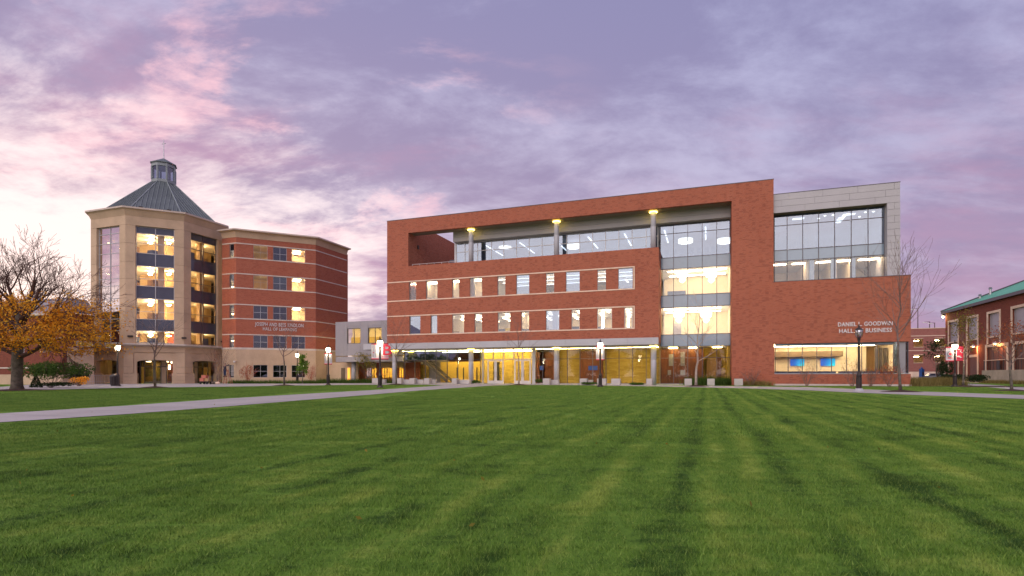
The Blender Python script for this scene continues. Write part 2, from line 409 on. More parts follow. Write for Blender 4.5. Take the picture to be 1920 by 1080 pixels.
class MB:
    def __init__(s): s.v = []; s.f = []
    def quad(s, a, b, c, d):
        n = len(s.v); s.v += [a, b, c, d]; s.f.append((n, n + 1, n + 2, n + 3)); return s
    def poly(s, pts):
        n = len(s.v); s.v += list(pts); s.f.append(tuple(range(n, n + len(pts)))); return s
    def box(s, x0, x1, y0, y1, z0, z1):
        if x0 > x1: x0, x1 = x1, x0
        if y0 > y1: y0, y1 = y1, y0
        if z0 > z1: z0, z1 = z1, z0
        n = len(s.v)
        s.v += [(x0, y0, z0), (x1, y0, z0), (x1, y1, z0), (x0, y1, z0), (x0, y0, z1), (x1, y0, z1), (x1, y1, z1), (x0, y1, z1)]
        for f in ((3, 2, 1, 0), (4, 5, 6, 7), (0, 1, 5, 4), (1, 2, 6, 5), (2, 3, 7, 6), (3, 0, 4, 7)):
            s.f.append(tuple(n + i for i in f))
        return s
    def prism(s, pts, z0, z1):
        """vertical prism over a counter-clockwise outline; z may be one value each"""
        k = len(pts); n = len(s.v)
        s.v += [(p[0], p[1], z0) for p in pts] + [(p[0], p[1], z1) for p in pts]
        s.f.append(tuple(n + i for i in range(k - 1, -1, -1)))
        s.f.append(tuple(n + k + i for i in range(k)))
        for i in range(k):
            j = (i + 1) % k
            s.f.append((n + i, n + j, n + k + j, n + k + i))
        return s
    def lathe(s, prof, cx=0, cy=0, n=16, caps=True):
        """profile of (radius, z) from bottom to top"""
        st = len(s.v)
        for r, z in prof:
            for i in range(n):
                a = 2 * math.pi * i / n
                s.v.append((cx + r * math.cos(a), cy + r * math.sin(a), z))
        for k in range(len(prof) - 1):
            for i in range(n):
                j = (i + 1) % n
                s.f.append((st + k * n + i, st + k * n + j, st + (k + 1) * n + j, st + (k + 1) * n + i))
        if caps:
            s.f.append(tuple(st + i for i in range(n - 1, -1, -1)))
            q = st + (len(prof) - 1) * n
            s.f.append(tuple(q + i for i in range(n)))
        return s
    def tube(s, pts, rad, n=6):
        """tube through points with a radius for each"""
        st = len(s.v); prev = None
        for k, p in enumerate(pts):
            p = Vector(p)
            if k == 0: d = Vector(pts[1]) - p
            elif k == len(pts) - 1: d = p - Vector(pts[k - 1])
            else: d = Vector(pts[k + 1]) - Vector(pts[k - 1])
            d.normalize()
            ref = Vector((0, 0, 1)) if abs(d.z) < 0.9 else Vector((1, 0, 0))
            if prev is not None: ref = prev
            a = (ref - d * ref.dot(d)).normalized(); prev = a
            bb = d.cross(a)
            r = rad[k] if hasattr(rad, '__len__') else rad
            for i in range(n):
                t = 2 * math.pi * i / n
                s.v.append(tuple(p + a * (r * math.cos(t)) + bb * (r * math.sin(t))))
        for k in range(len(pts) - 1):
            for i in range(n):
                j = (i + 1) % n
                s.f.append((st + k * n + i, st + k * n + j, st + (k + 1) * n + j, st + (k + 1) * n + i))
        s.f.append(tuple(st + i for i in range(n - 1, -1, -1)))
        q = st + (len(pts) - 1) * n
        s.f.append(tuple(q + i for i in range(n)))
        return s
    def cell_wall(s, x0, x1, z0, z1, holes, y0, y1):
        """a wall of thickness y0..y1 in the x-z plane with rectangular holes"""
        xs = sorted({x0, x1, *[min(max(h[0], x0), x1) for h in holes], *[min(max(h[1], x0), x1) for h in holes]})
        zs = sorted({z0, z1, *[min(max(h[2], z0), z1) for h in holes], *[min(max(h[3], z0), z1) for h in holes]})
        def solid(i, j):
            if i < 0 or j < 0 or i >= len(xs) - 1 or j >= len(zs) - 1: return False
            cx_, cz_ = (xs[i] + xs[i + 1]) / 2, (zs[j] + zs[j + 1]) / 2
            return not any(h[0] < cx_ < h[1] and h[2] < cz_ < h[3] for h in holes)
        vid = {}
        def V(i, j, k):
            key = (i, j, k)
            if key not in vid:
                vid[key] = len(s.v); s.v.append((xs[i], (y0, y1)[k], zs[j]))
            return vid[key]
        for i in range(len(xs) - 1):
            for j in range(len(zs) - 1):
                if not solid(i, j): continue
                s.f.append((V(i, j, 0), V(i + 1, j, 0), V(i + 1, j + 1, 0), V(i, j + 1, 0)))
                s.f.append((V(i, j + 1, 1), V(i + 1, j + 1, 1), V(i + 1, j, 1), V(i, j, 1)))
                if not solid(i - 1, j): s.f.append((V(i, j, 1), V(i, j, 0), V(i, j + 1, 0), V(i, j + 1, 1)))
                if not solid(i + 1, j): s.f.append((V(i + 1, j, 0), V(i + 1, j, 1), V(i + 1, j + 1, 1), V(i + 1, j + 1, 0)))
                if not solid(i, j - 1): s.f.append((V(i, j, 1), V(i + 1, j, 1), V(i + 1, j, 0), V(i, j, 0)))
                if not solid(i, j + 1): s.f.append((V(i, j + 1, 0), V(i + 1, j + 1, 0), V(i + 1, j + 1, 1), V(i, j + 1, 1)))
        return s
    def build(s, name, mat, parent=None, smooth=False, loc=None, rotz=None):
        me = bpy.data.meshes.new(name); me.from_pydata(s.v, [], s.f); me.update()
        if mat: me.materials.append(mat)
        if smooth: me.polygons.foreach_set('use_smooth', [True] * len(me.polygons))
        o = bpy.data.objects.new(name, me); C.objects.link(o)
        if parent: o.parent = parent
        if loc is not None: o.location = loc
        if rotz is not None: o.rotation_euler.z = rotz
        return o


def box(name, mat, parent, *a): return MB().box(*a).build(name, mat, parent)


def tag(o, label=None, cat=None, group=None, kind=None):
    if label: o['label'] = label
    if cat: o['category'] = cat
    if group: o['group'] = group
    if kind: o['kind'] = kind
    return o


def thing(name, label, cat, loc=(0, 0, 0), rz=0.0, group=None):
    o = bpy.data.objects.new(name, None); C.objects.link(o)
    o.empty_display_size = 0.5
    o.location = loc; o.rotation_euler = (0, 0, rz)
    return tag(o, label, cat, group)


def dup(root, loc, rz, label, group=None):
    r = root.copy(); C.objects.link(r); r.location = loc; r.rotation_euler = (0, 0, rz); r['label'] = label
    if group: r['group'] = group
    for ch in list(root.children):
        c = ch.copy(); C.objects.link(c); c.parent = r
        for q in ch.children:
            d = q.copy(); C.objects.link(d); d.parent = c
    return r


def text_mesh(name, body, size, mat, parent, loc, depth=0.04, align='LEFT', rot=(R(90), 0, 0), sx=1.0):
    cu = bpy.data.curves.new(name, 'FONT'); cu.body = body; cu.size = size; cu.extrude = depth / 2
    cu.align_x = align; cu.resolution_u = 2; cu.offset = size * 0.012
    cu.space_character = 1.06
    tmp = bpy.data.objects.new('tmp', cu); C.objects.link(tmp)
    dg = bpy.context.evaluated_depsgraph_get()
    me = bpy.data.meshes.new_from_object(tmp.evaluated_get(dg)); me.name = name
    bpy.data.objects.remove(tmp)
    me.materials.clear(); me.materials.append(mat)
    o = bpy.data.objects.new(name, me); C.objects.link(o); o.parent = parent
    o.location = loc; o.rotation_euler = rot; o.scale = (sx, 1, 1)
    return o


def gpt(px, py, z=0.0):
    """ground point seen at a pixel of the survey photograph"""
    Y = FPX * (EYE - z) / (py - HY)
    return ((px - CX) / FPX * Y, Y)


class Frame:
    """a vertical facade plane: local x along it, y into the building"""
    def __init__(s, ox, oy, ux, uy):
        l = math.hypot(ux, uy); s.ox, s.oy, s.ux, s.uy = ox, oy, ux / l, uy / l
        s.wx, s.wy = -s.uy, s.ux
        s.rz = math.atan2(s.uy, s.ux)
    def s(s_, x, v=0.0):
        k = (x - CX) / FPX
        return (k * (s_.oy + v * s_.wy) - s_.ox - v * s_.wx) / (s_.ux - k * s_.uy)
    def v(s_, x, s):
        k = (x - CX) / FPX
        return (k * (s_.oy + s * s_.uy) - s_.ox - s * s_.ux) / (s_.wx - k * s_.wy)
    def z(s_, x, y, v=0.0):
        s = s_.s(x, v); Y = s_.oy + s * s_.uy + v * s_.wy
        return EYE + (HY - y) / FPX * Y
    def zs(s_, s, y, v=0.0):
        Y = s_.oy + s * s_.uy + v * s_.wy
        return EYE + (HY - y) / FPX * Y
    def w(s_, s, v, z=0.0):
        return (s_.ox + s * s_.ux + v * s_.wx, s_.oy + s * s_.uy + v * s_.wy, z)
    def loc(s_, X, Y):
        dx, dy = X - s_.ox, Y - s_.oy
        return (dx * s_.ux + dy * s_.uy, dx * s_.wx + dy * s_.wy)


def cladding(parent, mat, s0, s1, z0, z1, v, rows, pw, th=0.05, gap=0.025, seed=1, first=0.5, name='cladding_panel'):
    """separate sheet panels laid in courses with open joints"""
    rng = random.Random(seed); h = (z1 - z0) / rows
    for r in range(rows):
        x = s0 - ((first + 0.37 * r) % 1.0) * pw
        while x < s1:
            xa, xb = max(x, s0), min(x + pw, s1)
            if xb - xa > 0.12:
                t = th + rng.uniform(-0.004, 0.004)
                box(name, mat, parent, xa + gap / 2, xb - gap / 2, v - t, v, z0 + r * h + gap / 2, z0 + (r + 1) * h - gap / 2)
            x += pw


def pane(parent, mat, s0, s1, z0, z1, v, name='pane', th=0.024):
    return box(name, mat, parent, s0, s1, v - th / 2, v + th / 2, z0, z1)


def curtain(parent, ss, zs, v, mframe, matfn, fw=0.07, fd=0.14, name='curtain_wall', skip=None):
    """grid of mullions with one pane in each cell; matfn(i, j) gives the pane's material"""
    mb = MB()
    for i, s in enumerate(ss): mb.box(s - fw / 2, s + fw / 2, v - fd / 2, v + fd / 2, zs[0], zs[-1])
    for j, z in enumerate(zs):
        for i in range(len(ss) - 1):
            if skip and skip(i, j): continue
            mb.box(ss[i] + fw / 2, ss[i + 1] - fw / 2, v - fd / 2 + 0.012, v + fd / 2 - 0.012, z - fw / 2, z + fw / 2)
    o = mb.build(name, mframe, parent)
    for i in range(len(ss) - 1):
        for j in range(len(zs) - 1):
            mt = matfn(i, j)
            if mt is None: continue
            pane(o, mt, ss[i] + fw / 2, ss[i + 1] - fw / 2, zs[j] + fw / 2, zs[j + 1] - fw / 2, v)
    return o

# ------------------------------------------------------------------ ground
SETG = 'structure'
_F0 = Frame(13.53, 61.0, UX, UY)
s_left = _F0.s(725.8)
G = Frame(13.53 + s_left * _F0.ux, 61.0 + s_left * _F0.uy, UX, UY)      # main facade, s = 0 at its left corner


def sheet(name, pts, z, mat, kind='structure', label=None):
    mb = MB(); mb.poly([(p[0], p[1], z) for p in pts])
    o = mb.build(name, mat); o['kind'] = kind
    if label: o['label'] = label
    return o


def W2(s, v): return G.w(s, v)[:2]


EXT = 2500
mb = MB(); mb.quad((-EXT, -EXT, -0.012), (EXT, -EXT, -0.012), (EXT, EXT, -0.012), (-EXT, EXT, -0.012))
mb.build('ground', M_asph)['kind'] = SETG
gx_ = MB(); gx_.quad((-90, -60, 0), (90, -60, 0), (90, 92, 0), (-90, 92, 0))
gx_.build('lawn', M_lawn)['kind'] = SETG

lo = [gpt(*p) for p in ((0, 792.6), (240, 776.9), (420, 763), (576, 750), (698, 740), (790, 732), (860, 727.3), (927.7, 722.8))]
hi = [gpt(*p) for p in ((833.6, 722.8), (720, 730.5), (600, 737.3), (420, 748.1), (240, 761), (0, 776))]
lo0 = (lo[0][0] - 1.6, lo[0][1] - 9); hi0 = (hi[-1][0] - 1.9, hi[-1][1] - 12)
sheet('path', [lo0] + lo + hi + [hi0], 0.012, M_path)
# paved court before the entrance
top = [gpt(*p) for p in ((833.6, 722.8), (927.7, 722.8), (982, 721.8), (1080, 722.2), (1120, 722.8), (1225, 724.6), (1305, 726.2), (1400, 728.4), (1512, 731.8))]
court = top + [gpt(1512, 726.0)] + [W2(36, -1.5), W2(30, 2.9), W2(-6, 2.9), W2(-9, 8)] + [gpt(640, 722.0), gpt(740, 721.2), gpt(800, 721.3)]
sheet('pavement', court, 0.008, M_path)
rl = [gpt(*p) for p in ((1512, 731.8), (1604, 736.3), (1720, 741), (1920, 748.4), (2200, 759.5))]
rh = [gpt(*p) for p in ((2200, 752), (1920, 741.2), (1720, 734.2), (1600, 729.6), (1512, 726.0))]
sheet('footpath', rl + rh, 0.012, M_path)
r2 = [gpt(*p) for p in ((1792, 720.5), (1830, 723.8), (1920, 732.3), (2100, 744))] + [gpt(*p) for p in ((2100, 735), (1920, 726.3), (1860, 721.8), (1800, 718.2))]
sheet('sidewalk', r2, 0.008, M_path)
lw = [gpt(-150, 741), gpt(0, 733), gpt(60, 731.3), gpt(240, 727.2), gpt(420, 725), gpt(560, 723.0), gpt(640, 722.0)]
lw += [W2(-9, 8), (-38.0, 75.0), (-60, 69.5), gpt(0, 725.5), gpt(-150, 727)]
sheet('walkway', lw, 0.004, M_path)

# planting beds of dark mulch
sheet('mulch_bed', [W2(s, v) for s, v in ((G.s(1385), -0.02), (G.s(1385), -1.6), (G.s(1500), -1.9), (G.s(1711), -1.5), (G.s(1711) + 9, -1.2), (G.s(1711) + 9, 6), (G.s(1711), -0.02))], 0.02, M_mulch)
sheet('mulch_bed', [W2(s, v) for s, v in ((G.s(1283), 2.3), (G.s(1283), -1.5), (G.s(1372), -1.6), (G.s(1372), 2.3))], 0.02, M_mulch)

# ------------------------------------------------------------------ the business hall
hall = thing('brick_hall', 'long red brick hall with a deep framed roof terrace and wide lit glass walls', 'building', (G.ox, G.oy, 0), G.rz)
ZR = G.zs(G.s(1450.5), 336.2)                    # roof
ZSOF = G.zs(G.s(1371.6), 376.4)                  # underside of the frame beam
S_FR = G.s(1450.5); S_END = G.s(1707.8); S_J = G.s(765.5); S_MID = G.s(1235.2); S_P = G.s(1371.8)
ZMID = G.zs(S_MID, 463.3); ZLOW = G.zs(S_END, 515.7)
ZFT = G.z(726, 644.3); ZFB = G.z(726, 655.4)     # fascia band
ZB = [(G.z(727, a) + G.z(1188, b)) / 2 for a, b in ((530.4, 499.5), (565.3, 541.0), (593.7, 573.8), (628.6, 614.8))]
S_B = G.s(1188)
up = [(767.1, 780), (798.5, 820), (847.7, 861), (880.7, 903.7), (932.6, 947.4), (967.8, 992.3), (1023.6, 1038.9), (1060.8, 1086.9), (1120, 1136), (1159.2, 1186.4)]
dn = [(767.4, 788), (807.4, 819.6), (847.7, 870), (889.6, 903.7), (933, 956.7), (977.2, 991.9), (1023.3, 1048.6), (1071.3, 1086.9), (1119.7, 1147.5), (1170.5, 1186.4)]
holes = [(G.s(a), G.s(b), ZB[1] + 0.05, ZB[0] - 0.09) for a, b in up] + [(G.s(a), G.s(b), ZB[3] + 0.05, ZB[2] - 0.09) for a, b in dn]
winholes = list(holes)
Z_W0, Z_W1 = G.zs(G.s(1452), 701.4), G.zs(G.s(1452), 644.5)
S_WA, S_WB = G.s(1451.9), G.s(1704.5)
holes += [(S_J, S_MID, ZMID, ZSOF), (S_MID, S_P, 0, ZSOF), (0, S_MID, 0, ZFT), (S_FR, S_END, ZLOW, ZR), (S_WA, S_END, Z_W0, Z_W1)]
MB().cell_wall(0, S_END, 0.0, ZR, holes, 0.0, 0.4).build('brick_wall', M_brick, hall)
# returns of the brick frame, beam and side walls
box('frame_post', M_brick, hall, 0.003, S_J, 0.4, 1.7, ZMID - 0.5, ZR - 0.003)
box('side_wall', M_brick, hall, 0.003, S_J, 1.7, 15, ZFB + 0.3, ZR - 0.003)
box('pier', M_brick, hall, S_P, S_FR - 0.003, 0.4, 4.0, 0, ZR - 0.003)
box('frame_beam', M_brick, hall, S_J, S_P, 0.4, 1.7, ZSOF + 0.06, ZR - 0.003)
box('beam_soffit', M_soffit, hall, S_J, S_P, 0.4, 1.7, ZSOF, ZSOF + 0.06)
box('return_wall', M_brick, hall, S_MID - 0.4, S_MID - 0.002, 0.4, 3.3, ZFB + 0.3, ZMID - 0.004)
box('coping', M_mull, hall, -0.03, S_FR + 0.03, -0.03, 0.45, ZR, ZR + 0.07)
box('coping', M_mull, hall, S_FR, S_END + 0.03, -0.03, 0.45, ZLOW, ZLOW + 0.05)
box('terrace_floor', M_conc, hall, S_J, S_MID - 0.42, 0.4, 15, ZMID - 0.6, ZMID - 0.45)
box('rear_wall', M_brick, hall, 0.01, S_FR, 15, 15.4, 0, ZR - 0.6)
# stone bands and frame ends
for zb in ZB:
    box('stone_band', M_stone, hall, -0.02, S_B + 0.12, -0.035, 0.06, zb - 0.085, zb + 0.045)
for a, b in ((0, 1), (2, 3)):
    box('stone_band', M_stone, hall, S_B - 0.01, S_B + 0.12, -0.035, 0.06, ZB[b] + 0.045, ZB[a] - 0.085)
# punched windows
rw = random.Random(4)
for i, hq in enumerate(winholes):
    a, b_, z0, z1 = hq
    mb = MB(); fw = 0.05
    mb.box(a, a + fw, 0.14, 0.24, z0, z1); mb.box(b_ - fw, b_, 0.14, 0.24, z0, z1)
    mb.box(a + fw, b_ - fw, 0.145, 0.235, z0, z0 + fw); mb.box(a + fw, b_ - fw, 0.145, 0.235, z1 - fw, z1)
    wobj = mb.build('window', M_mullL, hall)
    tint = M_glassU if i in (10, 11, 5, 7, 9, 16) else M_glass
    pane(wobj, tint, a + fw, b_ - fw, z0 + fw, z1 - fw, 0.19)

# recessed upper glazing and the panelled band above it
VP_, VG = 2.2, 3.0
ZBT = G.z(1371, 407.0, VP_)
SBL = G.s(849.7, VP_)
box('roof_block', M_panel, hall, SBL, S_P, VP_, 15, ZBT, ZR - 0.5)
cladding(hall, M_panel, SBL, S_P - 0.01, ZBT, ZSOF + 0.55, VP_ - 0.004, 3, 3.6)
S_T = G.s(1237.5, VG)
gt = G.zs(G.s(1316.7, VG), 417.0, VG); tr = G.zs(G.s(1316.7, VG), 433.4, VG)
gt = min(gt, ZBT - 0.02)
strip = [856, 872, 895.7, 921.7, 944.6, 968.6, 992.3, 1016.6, 1040, 1062.6, 1086.9, 1111.4, 1135.3, 1160.3, 1185.3, 1211.6, 1233.5]
ss = [G.s(x, VG) for x in strip]
ztr = G.z(1016.6, 460.5, VG)
curtain(hall, ss, [ZMID - 0.5, ztr, gt], VG, M_mullL, lambda i, j: M_glassU)
box('corner_post', M_mullL, hall, ss[0] - 0.25, ss[0] - 0.04, VG - 0.1, VG + 0.25, ZMID - 0.5, ZBT)
box('jamb_return', M_panel, hall, ss[0] - 0.25, ss[0] - 0.05, VG + 0.25, 15, ZMID - 0.5, ZBT)
# tall glass wall
tall = [1238.5, 1263, 1289.5, 1316.7, 1343.9, 1369.9]
ts = [G.s(x, VG) for x in tall]
SM = G.s(1316.7, VG)
zt = [G.zs(SM, yy, VG) for yy in (716.0, 670.8, 648.7, 626.3, 574.2, 551.3, 500.8, 479.1, 433.4)] + [gt]
zt[0] = 0.15
def mtall(i, j):
    if j in (2,): return M_spand
    if j in (4, 6): return M_spand
    if j == 3 or j == 5: return M_glass
    if j >= 7: return M_glassU
    return M_glassG
curtain(hall, ts, zt, VG, M_mull, mtall, 0.06)

# ceiling / floor levels
ZF2, ZF3, ZF4 = zt[3], zt[5], zt[7]        # floors
ZC1, ZC2, ZC3 = zt[2], zt[4], zt[6]        # ceilings under them
VB = 12.0


def slab(s0, s1, v0, v1, zc, zf, name='floor_slab'):
    o = box(name, M_ceil, hall, s0, s1, v0, v1, zc, zf - 0.02)
    box('carpet', M_carpet, o, s0, s1, v0, v1, zf - 0.02, zf)


for zc, zf in ((ZC1, ZF2), (ZC2, ZF3), (ZC3, ZF4)):
    slab(0.3 if zf > ZFB + 1 else 0.3, S_MID - 0.45, 0.42, VB, zc, zf)
    slab(S_MID - 0.4, S_P - 0.05, VG + 0.12, VB, zc, zf)
# interior walls
box('interior_wall', M_cream, hall, S_J, S_P, VB, VB + 0.2, ZF2, ZF4)
box('interior_wall', M_greywall, hall, S_J, S_P, VB, VB + 0.2, ZF4, ZBT)
S_A = G.s(908); S_A2 = G.s(838)
# closer walls behind the upper left windows
mb = MB(); mb.box(0.4, S_A, 3.6, 3.8, ZF3, ZC3); mb.box(S_A, S_A + 0.2, 0.5, VB, ZF3, ZC3); mb.box(G.s(838), G.s(838) + 0.15, 0.5, 3.6, ZF3, ZC3)
mb.box(G.s(788), G.s(788) + 0.15, 0.5, 3.6, ZF3, ZC3)
mb.box(G.s(800), G.s(800) + 0.15, 0.5, VB, ZF2, ZC2)
mb.box(G.s(795), G.s(838), 7.0, 7.2, ZF2, ZC2)
mb.box(0.4, 0.6, 0.5, VB, ZF2, ZC3)
mb.box(G.s(962), G.s(962) + 0.15, 1.5, VB, ZF2, ZC2)
mb.build('interior_wall', M_cream, hall)
# back walls of the tall glass bay: lit corridors close behind
for zf, zc in ((ZF2, ZC2), (ZF3, ZC3)):
    box('interior_wall', M_cream, hall, S_T, S_P, 9.5, 9.7, zf, zc)
    box('interior_wall', M_cream, hall, S_P - 0.04, S_P - 0.004, VG + 0.1, 9.5, zf, zc)
box('upper_ceiling', M_greywall, hall, SBL + 0.05, S_P - 0.05, VG + 0.1, VB, ZBT - 0.09, ZBT - 0.01)


def tube_v(s, v0, v1, z, name='ceiling_light', mat=None, w=0.16, par=None):
    return box(name, mat or M_tube, par or hall, s - w / 2, s + w / 2, v0, v1, z - 0.06, z)


def tube_s(s0, s1, v, z, name='ceiling_light', mat=None, w=0.16, par=None):
    return box(name, mat or M_tube, par or hall, s0, s1, v - w / 2, v + w / 2, z - 0.06, z)


def pendant(s, v, z, r, h, par=None, drop=0.5):
    mb = MB(); mb.lathe([(r, z - h), (r, z)], s, v, 20)
    o = mb.build('pendant_light', M_drum, par or hall)
    box('hanger', M_mull, o, s - 0.02, s + 0.02, v - 0.02, v + 0.02, z, z + drop)
    box('lens', M_tube, o, s - r * 0.6, s + r * 0.6, v - r * 0.6, v + r * 0.6, z - h - 0.03, z - h - 0.004)
    return o


z4 = ZBT - 0.35
for x in (912, 975, 1040, 1103, 1171, 1246, 1323):
    s = G.s(x, 4.0); tube_v(s, 3.9, 6.6, z4, mat=M_tubeD)
    tube_v(s, 7.4, 10.2, z4, mat=M_tubeD)
for x in (947, 1075, 1285.4, 1359):
    pendant(G.s(x, 6.5), 6.5, G.z(x, 452 if x > 1200 else 462, 6.5) + 0.25, 0.85, 0.45)
# third storey: lines of light along the facade
z3 = ZC3 - 0.18
for v in (2.0, 4.4, 7.2):
    tube_s(S_A + 0.8, S_MID - 0.8, v, z3, w=0.12, mat=M_tubeD)
tube_v(G.s(1000, 3), 3, 6, z3 - 0.02); tube_v(G.s(1172, 4), 4.6, 6.6, z3 - 0.4)
for x in (775, 812, 856, 893):
    box('ceiling_light', M_tube, hall, G.s(x, 1.8) - 0.6, G.s(x, 1.8) + 0.6, 1.6, 2.1, z3, z3 + 0.05)
# second storey
z2 = ZC2 - 0.18
for x in range(815, 1235, 27):
    if x in (815,): continue
    s = G.s(x, 2.5)
    tube_v(s, 2.2, 3.7, z2); tube_v(s + 0.4, 5.4, 6.9, z2); tube_v(s, 8.6, 10.0, z2)
for x in (778, 1130, 1178):
    box('ceiling_light', M_tube, hall, G.s(x, 3) - 0.12, G.s(x, 3) + 0.12, 3, 3.2, ZF2 + 0.2 if x > 1000 else z2, z2 + 0.02)
# chandeliers in the tall bay
for x, y, zc in ((1279.4, 512, ZC3), (1333.6, 512, ZC3), (1273, 587, ZC2), (1324, 587, ZC2)):
    s = G.s(x, 5.5); z = G.z(x, y, 5.5)
    mb = MB(); mb.lathe([(0.1, z - 1.1), (0.34, z - 0.85), (0.26, z - 0.5), (0.55, z - 0.42), (0.6, z + 0.05), (0.35, z + 0.25), (0.1, z + 0.3)], s, 5.5, 14)
    o = mb.build('chandelier', M_chand, hall)
    box('rod', M_mull, o, s - 0.02, s + 0.02, 5.48, 5.52, z + 0.3, zc)
    for k in range(2):
        tube_s(s - 1.6, s + 1.6, 4.4 + 3.2 * k, zc - 0.05, w=0.14)
# columns inside behind the second and third storey
for x, zf, zc in ((1041, ZF2, ZC2), (885, ZF3, ZC3)):
    box('interior_column', M_panel, hall, G.s(x, 1.3) - 0.3, G.s(x, 1.3) + 0.3, 1.2, 1.6, zf, zc)
# low screens and boards seen in the rooms
box('notice_board', M_yellowp, hall, G.s(945, 6), G.s(958, 6), 6.0, 6.1, ZF2 + 0.3, ZF2 + 1.6)
box('room_divider', M_blue, hall, S_T + 0.6, S_T + 2.7, 6.5, 6.7, ZF3, ZF3 + 1.0)
box('cabinet', M_panel2, hall, G.s(1262, 6), G.s(1277, 6), 6.2, 6.7, ZF2, G.z(1270, 606, 6))

# low dividers and cupboards under the windows of the two punched storeys
rf = random.Random(12)
for x in (972, 988, 1027, 1066, 1080, 1127, 1164, 1178):
    a = G.s(x, 2.6); box('room_divider', M_blue, hall, a - 0.45, a + 0.45, 2.5, 2.7, ZF3, ZB[1] + rf.uniform(0.25, 0.75))
for x in (854, 985, 1032, 1078, 940, 1126):
    a = G.s(x, 3.2); box('room_divider', M_blue if rf.random() < 0.6 else M_woodL, hall, a - 0.5, a + 0.5, 3.1, 3.3, ZF2, ZB[3] + rf.uniform(0.2, 0.7))
# round columns with glowing rings
def column(px, v, z0, z1, r=0.31, ring=True):
    s = G.s(px, v)
    mb = MB(); mb.lathe([(r, z0), (r, z0 + (z1 - z0) * 0.62), (r - 0.006, z0 + (z1 - z0) * 0.622), (r - 0.006, z0 + (z1 - z0) * 0.626), (r, z0 + (z1 - z0) * 0.628), (r, z1)], s, v, 24)
    c = mb.build('column', M_col, hall, smooth=False)
    for p in c.data.polygons: p.use_smooth = len(p.vertices) == 4
    if ring:
        mb = MB(); mb.lathe([(r + 0.10, z1 - 0.17), (r + 0.14, z1 - 0.15), (r + 0.14, z1 - 0.11), (r + 0.10, z1 - 0.09)], s, v, 24)
        mb.build('ring_light', M_ring, c)
    return c


for x in (883.3, 1043.5, 1225): column(x, 0.95, ZMID - 0.4, ZSOF)
for x in (740, 883.3, 1043.5, 1225.5): column(x, 0.9, 0, ZFB - 0.002)

# terrace rail
rl0, rl1 = G.s(771), G.s(856)
mb = MB(); mb.box(rl0, rl1, 0.17, 0.22, ZMID + 0.19, ZMID + 0.24); rail = mb.build('terrace_rail', M_rail, hall)
for k in range(7):
    s = rl0 + 0.1 + (rl1 - rl0) * k / 6.2
    box('rail_post', M_rail, rail, s - 0.03, s + 0.03, 0.17, 0.22, ZMID, ZMID + 0.185)
box('wall_light', M_black, hall, S_J + 0.004, S_J + 0.14, 2.3, 2.6, G.z(779, 459, 2) - 0.5, G.z(779, 459, 2))

# fascia and canopy
SF0 = G.s(681.5, -0.35)
cladding(hall, M_fascia, SF0, S_MID, ZFB, ZFT, -0.30, 1, 3.55, th=0.05, gap=0.02, name='fascia_panel', first=0.3)
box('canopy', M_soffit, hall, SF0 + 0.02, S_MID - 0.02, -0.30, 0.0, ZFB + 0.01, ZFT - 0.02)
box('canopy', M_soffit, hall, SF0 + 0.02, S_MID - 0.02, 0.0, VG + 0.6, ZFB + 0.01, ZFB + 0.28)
box('canopy_end', M_fascia, hall, SF0 - 0.03, SF0 + 0.02, -0.34, VG, ZFB, ZFT)
box('canopy_top', M_fascia, hall, SF0, -0.01, -0.3, VG, ZFB + 0.28, ZFT - 0.02)

# ground floor glazing
gxs = [759, 778, 797.8, 818, 838.4, 858.7, 881, 900.6, 906.7]
zg0, zgt, zg1 = 0.12, G.z(1130, 672, VG), ZFB
curtain(hall, [G.s(x, VG) for x in gxs], [zg0, zgt, zg1], VG, M_mull, lambda i, j: M_glassG if j == 0 else M_glassU, 0.06, skip=lambda i, j: False)
gxs = [1001, 1017.8, 1040, 1063.8, 1087.3, 1111.2, 1136.3, 1160.8, 1186.2, 1211.7, 1236]
curtain(hall, [G.s(x, VG) for x in gxs], [zg0, zgt, zg1], VG, M_mull, lambda i, j: M_glassG, 0.06)
# entrance: two pairs of silver framed glass doors with a glazed bay between
ex = [906.7, 914, 944.6, 963.6, 996, 1001]
curtain(hall, [G.s(x, VG) for x in (906.7, 925, 944.6, 963.6, 980, 996, 1001)], [G.z(930, 673.8, VG), zg1], VG, M_mullL, lambda i, j: M_glassG, 0.1)
for x0, x1 in ((906.7, 914), (944.6, 963.6), (996, 1001)):
    pane(hall, M_glassG, G.s(x0, VG) + 0.06, G.s(x1, VG) - 0.06, zg0, G.z(930, 673.8, VG) - 0.05, VG)
zdt = G.z(930, 674.6, VG)
for x0, x1 in ((914, 929.3), (929.3, 944.6), (964.3, 980), (980, 995.6)):
    a, b_ = G.s(x0, VG) + 0.01, G.s(x1, VG) - 0.01
    mb = MB().cell_wall(a, b_, 0.03, zdt - 0.03, [(a + 0.17, b_ - 0.17, 0.42, zdt - 0.2)], VG - 0.06, VG + 0.02)
    d = mb.build('door', M_letter, hall)
    pane(d, M_glassG, a + 0.17, b_ - 0.17, 0.42, zdt - 0.2, VG - 0.02)
    hx = b_ - 0.14 if x0 in (914, 964.3) else a + 0.10
    box('handle', M_steel, d, hx, hx + 0.035, VG - 0.13, VG - 0.07, 0.85, 1.55)
box('post', M_mullL, hall, G.s(906.7, VG) - 0.15, G.s(906.7, VG) + 0.06, VG - 0.2, VG + 0.1, 0, zg1)
box('post', M_mullL, hall, G.s(1001, VG - .3) - 0.16, G.s(1004.5, VG - .3), VG - 0.5, VG - 0.2, 0, zg1)
for x0, x1 in ((759, 906.7), (1001, 1372)):
    box('plinth', M_conc, hall, G.s(x0, VG), G.s(x1, VG), VG - 0.12, VG + 0.12, 0, 0.115)
